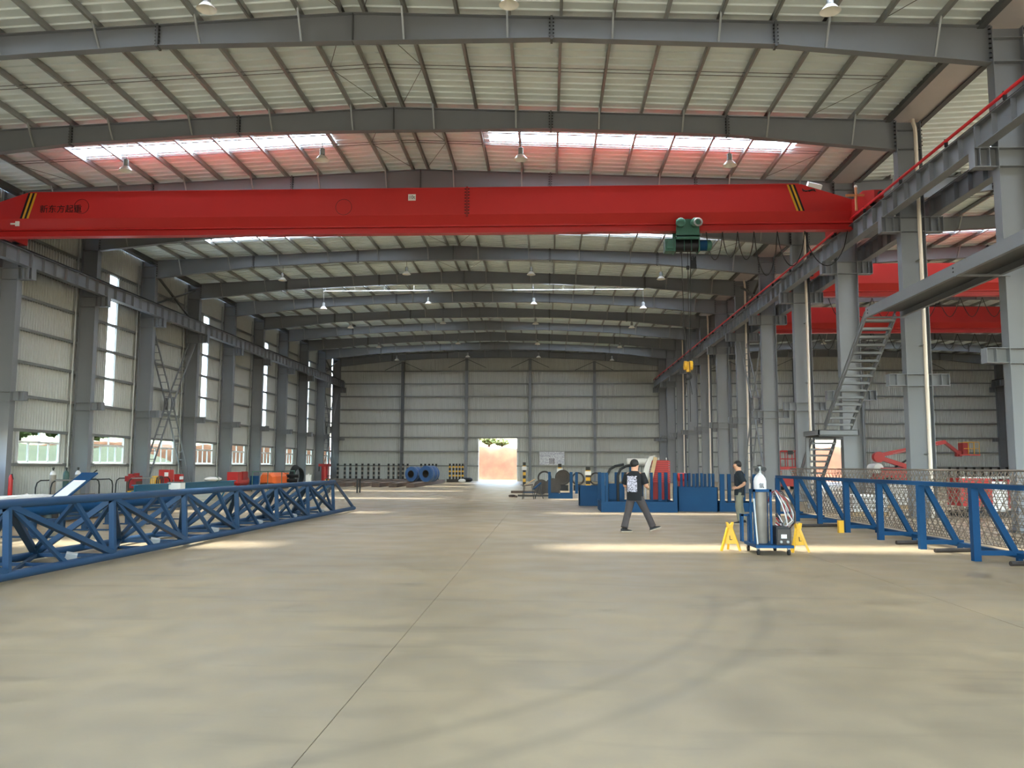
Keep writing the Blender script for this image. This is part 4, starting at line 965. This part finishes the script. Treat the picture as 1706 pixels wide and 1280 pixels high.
# ------------------------------------------------------------------ left side clutter
def cylinder(label, loc, m, sh_m, h=1.3):
    g = thing('gas_cylinder', label, 'gas cylinder', loc)
    part('cylinder_body', MB().lathe([(.1,0),(.115,.02),(.115,h*.82)], 18), m, g, True)
    part('shoulder', MB().lathe([(.115,h*.82),(.1,h*.88),(.06,h*.93),(.03,h*.95)], 18), sh_m, g, True)
    part('valve', MB().lathe([(.03,h*.95),(.03,h),(.05,h+.01),(.05,h+.04),(.02,h+.06)], 10), BLACK, g, True)
cylinder('grey gas cylinder in the hoop rack, nearest the camera', (-19.5, 32.2, .12), CYLG, CYLW)
cylinder('dark green gas cylinder in the middle of the hoop rack', (-19.5, 33.1, .12), CYLGR, CYLGR)
cylinder('grey gas cylinder in the hoop rack, farthest from the camera', (-19.5, 33.95, .12), CYLG, CYLW)
def hoop_rack(label, x, y, L):
    t = thing('hoop_rack', label, 'rack', (x, y, 0))
    for xx in (-.3, .3):
        part('hoop_rail', MB().path([(xx, 0, .12), (xx, 0, .7), (xx, .08, .88), (xx, .3, .97), (xx, L-.3, .97), (xx, L-.08, .88), (xx, L, .7), (xx, L, .12)], .025, 8), CABLE, t, True)
    part('rack_base', MB().bb(-.34, .34, -.05, L+.05, .06, .12), DARK, t)
    for yy in (.15, L-.15):
        for xx in (-.3, .3): part('caster', MB().lathe([(.01,-.02),(.05,-.02),(.05,.02),(.01,.02)], 10, (xx, yy, .05), 'x'), RUBBER, t)
    part('cross_rail', MB().tube((.3, .25, .97), (.3, L*.6, .97), .03, 8), GALV, t)
    return t
hoop_rack('black hoop rack holding three gas cylinders by the left wall', -19.5, 31.6, 4.6)
hoop_rack('black hoop rack with red machine and yellow hoses by the left wall', -19.5, 37.6, 4.2)
t = thing('red_engine', 'dark red engine unit in the second hoop rack', 'engine', (-19.5, 38.7, .12))
part('engine_block', MB().bb(-.2, .2, -.35, .4, 0, .7), RUST, t); part('engine_head', MB().bb(-.24, .24, -.42, .3, .7, .95), DRED, t); part('side_box', MB().bb(.1, .3, -.7, -.42, .4, .85), DRED, t); part('intake', MB().bb(-.1, .1, -.4, -.2, .95, 1.05).bb(-.1, .1, .15, .3, .95, 1.08), DRED, t)
t = thing('yellow_hose_coil', 'coil of yellow hose hung on the second hoop rack', 'hose', (-19.2, 40.0, .12))
for i in range(5): part('hose_loop', MB().path([(.02*i, i*.16+.26*math.cos(a*PI/10), .62+.3*math.sin(a*PI/10)) for a in range(20)], .028, 6, True), YEL if i < 3 else DARK, t, True)
t = thing('fire_extinguisher', 'slim red extinguisher by the nearest left column', 'extinguisher', (-21.2, 32.2, 0))
part('bottle', MB().lathe([(.07,0),(.08,.02),(.08,.82),(.05,.92),(.02,.95)], 14, (0,0,.25)), RED2, t, True); part('stand', MB().bb(-.12, .12, -.12, .12, 0, .25), DRED, t); part('nozzle', MB().path([(0,0,1.2),(.08,-.05,1.22),(.14,-.06,1.0)], .018, 6), BLACK, t)
t = thing('sign_panel', 'blue and white panel leaning on dark bars behind the truss', 'panel', (-13.9, 23.3, .62))
part('panel_sheet', MB().box((0, .75, .36), (.5, 1.75, .04), (.42, 0, 0)), BLUE, t); part('panel_face', MB().box((.02, .5, .29), (.36, 1.05, .02), (.42, 0, 0)), WHITE, t); part('panel_hook', MB().tube((.1, 1.5, .7), (.1, 1.75, .8), .02), BLACK, t)
# table of dark bars
t = thing('bar_bench', 'low dark steel bench stacked with long bars behind the truss', 'bench', (-14.0, 20.5, 0))
part('bench_top', MB().bb(-2.4, .6, -6.5, 10.5, .5, .54), DARK, t)
for y in (-6, -2, 2, 6, 10):
    for x in (-2.3, .5): part('leg', MB().bb(x-.06, x+.06, y-.06, y+.06, 0, .5), DARK, t)
for i in range(7): single('steel_bar', MB().bb(-.06, .06, -6.0+i*.2, 9.5-i*.3, 0, .07), (RUST, DARK, STEEL_D)[i % 3], 'long steel bar on the dark bench, %s from the aisle' % ORD[i], 'bar', (-13.7-.32*i, 20.5, .54))
t = thing('cloth_heap', 'crumpled white cloth lying on the dark bench', 'cloth', (-14.9, 23.4, .61))
m = MB(); n = 14
vs = [(-.5+1.0*i/n, -1.1+2.2*j/n, max(0.0, (.09)*math.sin(PI*i/n)*math.sin(PI*j/n)*(1+.6*math.sin(i*1.9+j*1.1)+.4*math.cos(j*2.7)))) for i in range(n+1) for j in range(n+1)]
m.add(vs, [(i*(n+1)+j, i*(n+1)+j+1, (i+1)*(n+1)+j+1, (i+1)*(n+1)+j) for i in range(n) for j in range(n)]); part('cloth', m, CLOTH, t, True); part('cloth_fold', MB().path([(-.3, -.9, .06), (0, -.3, .08), (.2, .4, .08), (.3, .9, .04)], .05, 8), CLOTH, t, True)
t = thing('yellow_beam', 'yellow spreader beam on the floor behind the truss', 'beam', (-17.5, 34.4, 0))
part('beam_body', MB().bb(-.1, .1, 0, 2.6, .28, .5), YEL, t); part('support', MB().bb(-.2, .2, .3, .5, 0, .28), DARK, t); part('support', MB().bb(-.2, .2, 2.1, 2.3, 0, .28), DARK, t)
def cabinet(name, label, loc, sx, sy, h, m):
    t = thing(name, label, 'cabinet', loc)
    part('body', MB().bb(-sx/2, sx/2, -sy/2, sy/2, .08, h), m, t)
    d = part('door', MB().bb(sx/2, sx/2+.02, -sy/2+.02, sy/2-.02, .12, h-.04), m, t); part('handle', MB().bb(sx/2+.02, sx/2+.05, sy/2-.12, sy/2-.08, h*.5, h*.62), BLACK, d)
    part('notice', MB().bb(-sx/2+.3, -sx/2+.5, -sy/2-.01, -sy/2, h*.75, h*.9), WHITE, t); part('plinth', MB().bb(-sx/2+.03, sx/2-.03, -sy/2+.03, sy/2-.03, 0, .08), BLACK, t)
cabinet('red_cabinet', 'tall red metal cabinet below the laced brace', (-19.6, 42.2, 0), .5, .6, 1.35, RED2)
cabinet('red_cabinet', 'small red fire box beside the tall red cabinet', (-19.7, 43.9, 0), .35, .35, 1.1, RED2)
t = thing('white_box', 'white metal box on legs behind the truss', 'box', (-15.35, 34.0, 0)); part('box_body', MB().bb(-.27, .27, -.2, .25, .52, .86), WHITE, t); part('box_lid', MB().bb(-.29, .29, -.22, .27, .86, .9), STEEL_D, t)
for x in (-.22, .22):
    for y in (-.15, .2): part('leg', MB().bb(x-.02, x+.02, y-.02, y+.02, 0, .52), DARK, t)
t = thing('teal_beam', 'long teal steel beam on trestles along the left side', 'beam', (-15.6, 35, 0))
part('beam_body', MB().bb(-.12, .12, -4.0, 6.0, .56, .6).bb(-.12, .12, -4.0, 6.0, .8, .84).bb(-.02, .02, -4, 6, .6, .8), BLUE_T, t)
for y in (-3.2, .5, 5.2):
    for s in (-1, 1): part('leg', MB().bar((0, y, .57), (s*.3, y, 0), .06, .06), BLUE_T, t)
t = thing('tarp_bundle', 'pale green wrapped bundle on the teal beam', 'bundle', (-15.6, 38.4, .84)); part('wrap', MB().ball((0, 0, .1), (.22, .9, .11), 12, 8), CLOTH, t, True); part('strap', MB().path([(.23*math.cos(a*PI/8), .1, .1+.12*math.sin(a*PI/8)) for a in range(16)], .012, 5, True), GREEN, t)
t = thing('red_compressor', 'bright red compressor unit beside the left columns', 'compressor', (-19.0, 50.2, 0))
part('tank', MB().lathe([(.2,-.5),(.34,-.44),(.34,1.0),(.2,1.06)], 16, (0, .4, .62), 'y'), RED2, t, True); part('motor_box', MB().bb(-.3, .35, -.6, .2, .5, 1.18), RED2, t); part('belt_guard', MB().bb(.3, .42, .1, .9, .7, 1.2), DRED, t); part('skid', MB().bb(-.4, .4, -.6, 1.6, 0, .28), DARK, t)
t = thing('blue_barrel', 'blue barrel next to the red compressor', 'barrel', (-18.9, 53.2, 0)); part('drum', MB().lathe([(.28,0),(.29,.02),(.29,.28),(.3,.3),(.29,.32),(.29,.58),(.3,.6),(.29,.62),(.29,.88),(.28,.9)], 18), BLUE, t, True); part('drum_lid', MB().lathe([(.27,.89),(.27,.91),(.05,.92)], 18), BLUE_D, t)
t = thing('orange_machine', 'orange faceted machine hood by the left wall', 'machine', (-18.6, 56.0, 0))
part('hood', MB().loft([[(-.4,-1.4,.45),(.4,-1.4,.45),(.4,-1.4,.8),(.2,-1.4,.98),(-.3,-1.4,.98),(-.4,-1.4,.8)], [(-.55,-1.0,.35),(.55,-1.0,.35),(.55,-1.0,.85),(.3,-1.0,1.1),(-.4,-1.0,1.1),(-.55,-1.0,.85)], [(-.55,1.2,.35),(.55,1.2,.35),(.55,1.2,.85),(.3,1.2,1.1),(-.4,1.2,1.1),(-.55,1.2,.85)]]), ORG, t); part('grille', MB().bb(-.45, .45, 1.2, 1.9, .35, 1.08), ORG, t)
for x in (-.25, .25):
    for z in (.55, .85): part('port', MB().lathe([(.12,0),(.12,.7)], 12, (x+.33, 1.3+.2*(z > .6), z), 'x'), BLACK, t)
part('skid', MB().bb(-.5, .5, -1.2, 1.8, 0, .35), DARK, t)
t = thing('pipe_barrier', 'green pipe frame around the machines by the left wall', 'frame', (-17.9, 50, 0))
for y in (0, 2.8, 5.6, 8.4): part('upright', MB().tube((0, y, 0), (0, y, 1.2), .03, 8), GREEN_P, t, True)
for z in (1.2, .35): part('rail', MB().tube((0, 0, z), (0, 8.4, z), .03, 8), GREEN_P, t, True)
t = thing('hose_reel', 'big coil of black hose beside the red column drill', 'hose', (-18.6, 61.5, 0))
for i in range(6): part('hose_loop', MB().path([(.06*i-.2+(.5+.02*i)*math.cos(a*PI/14)*.3, (.78-.04*i)*math.cos(a*PI/14), .8+(.78-.04*i)*math.sin(a*PI/14)) for a in range(28)], .05, 6, True), RUBBER, t, True)
t = thing('white_canister', 'white canister in front of the black hose coil', 'canister', (-17.0, 58.8, 0)); part('canister_body', MB().bb(-.16, .16, -.14, .14, .35, .92), WHITE, t); part('cap', MB().lathe([(.06,.92),(.06,1.0)], 10), WHITE, t); part('stand', MB().bb(-.2, .2, -.18, .18, 0, .35), DARK, t)
t = thing('column_drill', 'red column drill in front of the last left window', 'drill', (-18.6, 69.0, 0)); part('column', MB().lathe([(.35,0),(.35,.1),(.28,.14),(.28,1.5)], 16), RED2, t, True); part('head', MB().bb(-.45, .45, -.35, .35, 1.5, 1.72), DRED, t); part('spindle', MB().tube((-.4, -.3, 1.5), (-.4, -.3, 1.1), .05), BLACK, t); part('table', MB().bb(.25, .5, -.3, .3, .7, .76), DARK, t)
t = thing('safety_helmet', 'yellow safety helmet on the bench end', 'helmet', (-16.6, 62.5, .3)); part('shell', MB().lathe([(.26,0),(.25,.08),(.21,.2),(.12,.28),(.02,.3)], 16, (0,0,.02)), YEL, t, True); part('brim', MB().lathe([(.2,0),(.31,0),(.31,.025),(.2,.025)], 16), YEL, t); 
single('helmet_stand', MB().bb(-.4, .4, -.8, .8, 0, .04).bb(-.35, -.3, -.7, -.65, -.26, 0).bb(.3, .35, -.7, -.65, -.26, 0).bb(.3, .35, .65, .7, -.26, 0).bb(-.35, -.3, .65, .7, -.26, 0), DARK, 'low dark table under the yellow safety helmet', 'table', (-16.6, 62.5, .26))
t = thing('work_table', 'small dark work table past the end of the blue truss', 'table', (-11.6, 48.6, 0)); part('table_top', MB().bb(-1.4, .6, -.3, .5, .78, .83), DARK, t)
for x in (-1.3, .5):
    for y in (-.25, .45): part('leg', MB().bb(x-.04, x+.04, y-.04, y+.04, 0, .78), BLACK, t)

# ------------------------------------------------------------------ storage racks with striped stakes by the far wall
def stake_rack(label, xs_, y, L, h):
    t = thing('stake_rack', label, 'rack', (xs_[0], y, 0)); W_ = xs_[-1]-xs_[0]
    part('rack_beam', MB().bb(-.3, W_+.3, -.12, .12, 0, .3), DARK, t)
    for x in xs_:
        p = part('stake', MB().bb(x-xs_[0]-.09, x-xs_[0]+.09, -.09, .09, .3, h), BLACK, t)
        for i in range(3): part('stripe_band', MB().bb(x-xs_[0]-.095, x-xs_[0]+.095, -.095, .095, .55+.42*i, .72+.42*i), YEL if xs_[0] > -10 else CYLG, p) if xs_[0] < 30 else None
stake_rack('rack of eight black stakes in the far left corner', [-20.8, -20.1, -19.55, -18.95, -18.35, -17.75, -17.2, -16.7], 82, 1, 1.78)
stake_rack('rack of five black stakes left of the blue coils', [-15.8, -15.3, -14.8, -14.35, -13.9], 82.3, 1, 1.78)
stake_rack('rack of five black stakes behind the blue coils', [-12.6, -12.2, -11.8, -11.45, -11.1], 82.6, 1, 1.78)
stake_rack('rack of five black and yellow stakes left of the doorway', [-9.6, -9.25, -8.95, -8.65, -8.35], 81.5, 1, 1.8)
for i in range(8):
    x = -19.5 + 1.35*i
    single('steel_billet', MB().bb(-.3, .3, -9, 9, .0, .3), RUST, 'long rusty steel billet on the floor, %s from the left wall' % ORD[i], 'billet', (x, 72.2 - .35*i, 0))
for i, (x, y, lb) in enumerate(((-10.9, 68, 'blue steel coil standing on edge, left one of the pair'), (-9.55, 67, 'blue steel coil standing on edge, right one of the pair'))):
    t = thing('steel_coil', lb, 'coil', (x, y, .31), -.5)
    R = .6 + .04*i
    part('coil_body', MB().lathe([(.3,-.5),(R,-.5),(R,.5),(.3,.5),(.3,-.5)], 32, (0,0,R), 'y'), mat('coil_blue%d' % i, (62, 94, 142), .4, .2, .12, 6), t, True)
    part('coil_bore', MB().lathe([(.29,-.51),(.31,-.51),(.31,.51),(.29,.51),(.29,-.51)], 24, (0,0,R), 'y'), DARK, t)
    for y_ in (-.25, .25): part('strap', MB().path([((R+.005)*math.cos(a*PI/16), y_, R+(R+.005)*math.sin(a*PI/16)) for a in range(32)], .02, 4, True), GALV, t)
for i, (x, y, lb) in enumerate(((-8.2, 84, 'black tyre lying left of the far doorway'),)):
    t = thing('tyre', lb, 'tyre', (x, y, 0)); part('tread', MB().path([(.4*math.cos(a*PI/12), .4*math.sin(a*PI/12), .2) for a in range(24)], .2, 8, True), RUBBER, t, True); part('rim', MB().lathe([(.2,.12),(.25,.12),(.25,.28),(.2,.28)], 16), DARK, t)
single('white_sack', MB().ball((0,0,.18), (.35, .3, .2), 12, 8), CLOTH, 'white sack on the floor at the far doorway', 'sack', (-8.1, 78.5, 0), smooth=True)

# ------------------------------------------------------------------ machines in the second hall
t = thing('boom_lift', 'red boom lift with raised arm in the second hall', 'lift', (23.0, 60, 0))
part('chassis', MB().bb(0, 3.2, -.9, .9, .45, .95), RED2, t)
for x in (.5, 2.7):
    for y in (-1.0, 1.0): part('wheel', MB().lathe([(.1,-.15),(.45,-.15),(.45,.15),(.1,.15)], 18, (x, y, .46), 'y'), RUBBER, t)
part('turret', MB().bb(.1, 2.6, -.8, .8, .95, 1.55), RED2, t); part('counterweight', MB().lathe([(.2,-.7),(.35,-.65),(.35,.65),(.2,.7)], 16, (.0, 0, 1.5), 'y'), WHITE, t, True)
b = part('lower_boom', MB().bar((2.3, 0, 1.6), (.3, 0, 2.25), .3, .35, (0,1,0)), RED2, t); part('knuckle', MB().lathe([(.1,-.22),(.38,-.2),(.38,.2),(.1,.22)], 16, (.25, 0, 2.3), 'y'), RED2, b, True)
part('main_boom', MB().bar((.2, 0, 2.4), (4.9, 0, 3.38), .26, .34, (0,1,0)), RED2, t); part('boom_cylinder', MB().tube((1.4, 0, 1.6), (3.2, 0, 2.7), .07, 8), BLACK, t)
part('boom_stripe', MB().bar((1.2, -.14, 2.55), (4.3, -.14, 3.2), .01, .12, (0,1,0)), WHITE, t)
part('jib', MB().bar((4.8, 0, 3.4), (5.9, 0, 2.5), .2, .26, (0,1,0)), DRED, t)
bs = part('basket_floor', MB().bb(5.7, 7.1, -.4, .4, 2.42, 2.5), RED2, t)
for x in (6.3, 6.7, 7.05):
    for y in (-.38, .38): part('basket_post', MB().tube((x, y, 2.5), (x, y, 3.35), .02, 6), YEL, bs)
for z in (2.9, 3.35):
    for y in (-.38, .38): part('basket_rail', MB().tube((6.0, y, z), (7.05, y, z), .02, 6), YEL, bs)
part('control_box', MB().bb(5.95, 6.35, -.35, .35, 2.5, 3.3), DRED, bs); part('rotator', MB().bb(5.6, 6.0, -.12, .12, 2.35, 2.75), DRED, bs)
t = thing('scissor_lift', 'red scissor lift with guard rails behind the trestles', 'lift', (16.1, 60, 0))
part('base', MB().bb(0, 1.5, -1.2, 1.2, .25, .8), RED2, t)
for x in (.15, 1.35):
    for y in (-.9, .9): part('wheel', MB().lathe([(.08,-.1),(.25,-.1),(.25,.1),(.08,.1)], 14, (x, y, .25), 'x'), RUBBER, t)
for i in range(4):
    z = .82+i*.14; part('scissor_arm', MB().bar((.1, -1, z), (.1, 1, z+.12), .06, .05), ORG, t); part('scissor_arm', MB().bar((1.4, 1, z), (1.4, -1, z+.12), .06, .05), ORG, t)
part('deck', MB().bb(-.05, 1.55, -1.25, 1.25, 1.4, 1.6), RED2, t)
for x in (0, .5, 1.0, 1.5):
    for y in (-1.2, 1.2): part('guard_post', MB().tube((x, y, 1.6), (x, y, 2.7), .03, 6), RED2, t)
for z in (2.15, 2.7):
    for y in (-1.2, 1.2): part('guard_rail', MB().tube((0, y, z), (1.5, y, z), .03, 6), RED2, t)
part('control_panel', MB().bb(.5, .85, -1.3, -1.15, 2.45, 2.72), BLACK, t)
t = thing('red_press', 'red and white machine behind the wire mesh, nearest the trestles', 'machine', (13.2, 27.5, 0))
part('red_panel', MB().bb(0, 1.0, 0, .9, .35, 1.25), RED2, t); part('white_panel', MB().bb(1.0, 1.5, .05, .85, .2, 1.15), WHITE, t); part('end_cover', MB().bb(1.5, 2.2, 0, .9, .3, 1.2), DRED, t); part('top_rail', MB().bb(0, 2.2, -.02, .03, 1.25, 1.3), WHITE, t); part('skid', MB().bb(0, 2.2, 0, .9, 0, .2), BLACK, t)
for x in (.3, 1.9): part('wheel', MB().lathe([(.05,-.06),(.2,-.06),(.2,.06),(.05,.06)], 14, (x, -.08, .2), 'y'), RUBBER, t)
t = thing('teal_trestle', 'pale teal steel frame behind the mesh at the right edge', 'frame', (14.6, 25.0, 0))
for x in (0, 1.0):
    for y in (0, 1.0): part('post', MB().bar((x, y, 0), (x*.6+.2, y, 1.2), .08, .08), BLUE_T, t)
for z in (.3, .75, 1.15): part('rail', MB().bb(.0+.12*z, 1.0-.25*z+.12, -.03, .03, z, z+.06), BLUE_T, t)
for i, (x, y, w_, h_, m, lb) in enumerate(((9.9, 27.8, 1.1, .7, WHITE, 'white pallet load behind the first trestle'), (12.6, 33.0, 1.6, 1.0, CLOTH, 'pale stacked crate behind the wire mesh'), (14.4, 38, 1.6, 1.05, DRED, 'dark red crate behind the mesh under the boom lift'))):
    t = thing('crate', lb, 'crate', (x, y, 0)); n = 4
    for j in range(n): part('crate_board', MB().bb(0, w_, 0, .9, .14+(h_-.14)/n*j+.012, .14+(h_-.14)/n*(j+1)-.012), m, t)
    part('crate_core', MB().bb(.03, w_-.03, .03, .87, .14, h_-.02), DARK, t); part('pallet', MB().bb(-.03, w_+.03, -.03, .93, 0, .14), WOOD, t)
stake_rack('rack of eight black stakes at the end of the second hall', [37.5+.75*i for i in range(8)], 80, 1, 1.62)
t = thing('red_container', 'red tool cabinet in the far corner of the second hall', 'cabinet', (44.0, 79, 0)); part('body', MB().bb(-.6, .6, -.4, .4, .1, 1.8), RED2, t); part('door', MB().bb(-.56, -.02, -.43, -.4, .15, 1.75), RED2, t); part('door', MB().bb(.02, .56, -.43, -.4, .15, 1.75), RED2, t); part('plinth', MB().bb(-.55, .55, -.35, .35, 0, .1), BLACK, t)

# ------------------------------------------------------------------ outside
g = structure('ground_outside', MB().bb(-160, 160, -120, 220, -.8, -.32), DIRT)
g2 = structure('yard', MB().bb(-60, 60, 88.05, 100, -.32, -.06), DIRT)
def bank(name, x0, x1, y0, y1, f, m, nx=60, ny=14):
    mb = MB(); vs = []
    for i in range(nx+1):
        for j in range(ny+1):
            x = x0+(x1-x0)*i/nx; y = y0+(y1-y0)*j/ny
            vs.append((x, y, f(x, y)))
    mb.add(vs, [(i*(ny+1)+j, (i+1)*(ny+1)+j, (i+1)*(ny+1)+j+1, i*(ny+1)+j+1) for i in range(nx) for j in range(ny)])
    o = obj(name, mb.mesh(name, m, True)); o['kind'] = 'structure'
rn = random.Random(3)
bank('earth_bank', -110, 80, 97, 125, lambda x, y: -.4 + (4.5+.3*math.sin(x*.31))*min(1, max(0, (y-98.5-.5*math.sin(x*.9))/1.6)) + .12*math.sin(x*.7+y)*math.cos(y*1.3) + .12*math.sin(x*1.9), SOIL, 190, 60)
bank('grass_slope', -80, -36, 40, 97, lambda x, y: -.5 + 4.0*min(1, max(0, (-38-x)/11)) + .2*math.sin(x*.9+y*.7), mat('pale_slope', (62, 58, 38), .95, 0, .35, .4), 24, 34)
def tree(label, x, y, z, h, w):
    t = thing('tree', label, 'tree', (x, y, z)); part('trunk', MB().path([(0,0,-.3),(.05,0,h*.3),(0,.05,h*.6)], [.2,.15,.08], 8), BARK, t, True)
    m = MB()
    for i in range(1000):
        d = Vector((rn.gauss(0,1), rn.gauss(0,1), rn.gauss(0,1))).normalized()*rn.uniform(.55, 1); c = Vector((d.x*w, d.y*w, h*.6 + d.z*h*.4)); k = .42*w/3
        a = Vector((rn.uniform(-1,1), rn.uniform(-1,1), rn.uniform(-1,1))).normalized(); b = a.orthogonal().normalized()
        m.add([c-a*k, c-b*k*.6, c+a*k, c+b*k*.6], [(0,1,2,3)])
    part('crown', m, LEAF, t)
for i, (x, y, h, w) in enumerate(((-53, 76, 5, 3.0), (-54, 83, 5, 3.2), (-55, 69, 5, 3), (-53, 90, 5, 3.2), (-54, 96, 5, 3))):
    tree('green tree on the slope outside the left windows, %s from the left' % ORD[(1, 2, 0, 3, 4)[i]], x, y, 3.4, h, w)
for i, x in enumerate((-9.2, -7.4, -5.9)): tree('green bush on the earth bank beyond the doorway, %s from the left' % ORD[i], x, 102.5+i*1.5, 3.9, 1.9-.4*i, 1.0)

# ------------------------------------------------------------------ shared groups for repeated things
GROUPS = dict(steel_column='grey steel columns', roof_beam='tapered roof beams', gable_column='gable wall columns', high_bay_lamp='high bay lamps', downpipe='cream drain pipes',
 crane_runway='crane runway beams', overhead_crane='red overhead cranes', cross_brace='laced cross braces', steel_bar='loose steel bars', steel_billet='steel billets on the floor', steel_ring='dark steel rings',
 guard_post='striped guard posts', round_plate='round steel plates', steel_coil='blue steel coils', gas_cylinder='gas cylinders', tree='trees and bushes outside', crate='crates in the second hall',
 hoop_rack='hoop racks by the left wall', stake_rack='racks of striped stakes', floor_pipe='pipes under the trestles', blue_box='blue steel boxes', post_tray='blue trays with posts', bent_pipe='bent pipes in the tray', red_cabinet='red cabinets by the left wall', stair_flight='stair flights')
for o in list(COL.objects):
    if o.parent is None and 'category' in o and 'group' not in o:
        k = o.name.split('.')[0]
        if k in GROUPS: o['group'] = GROUPS[k]
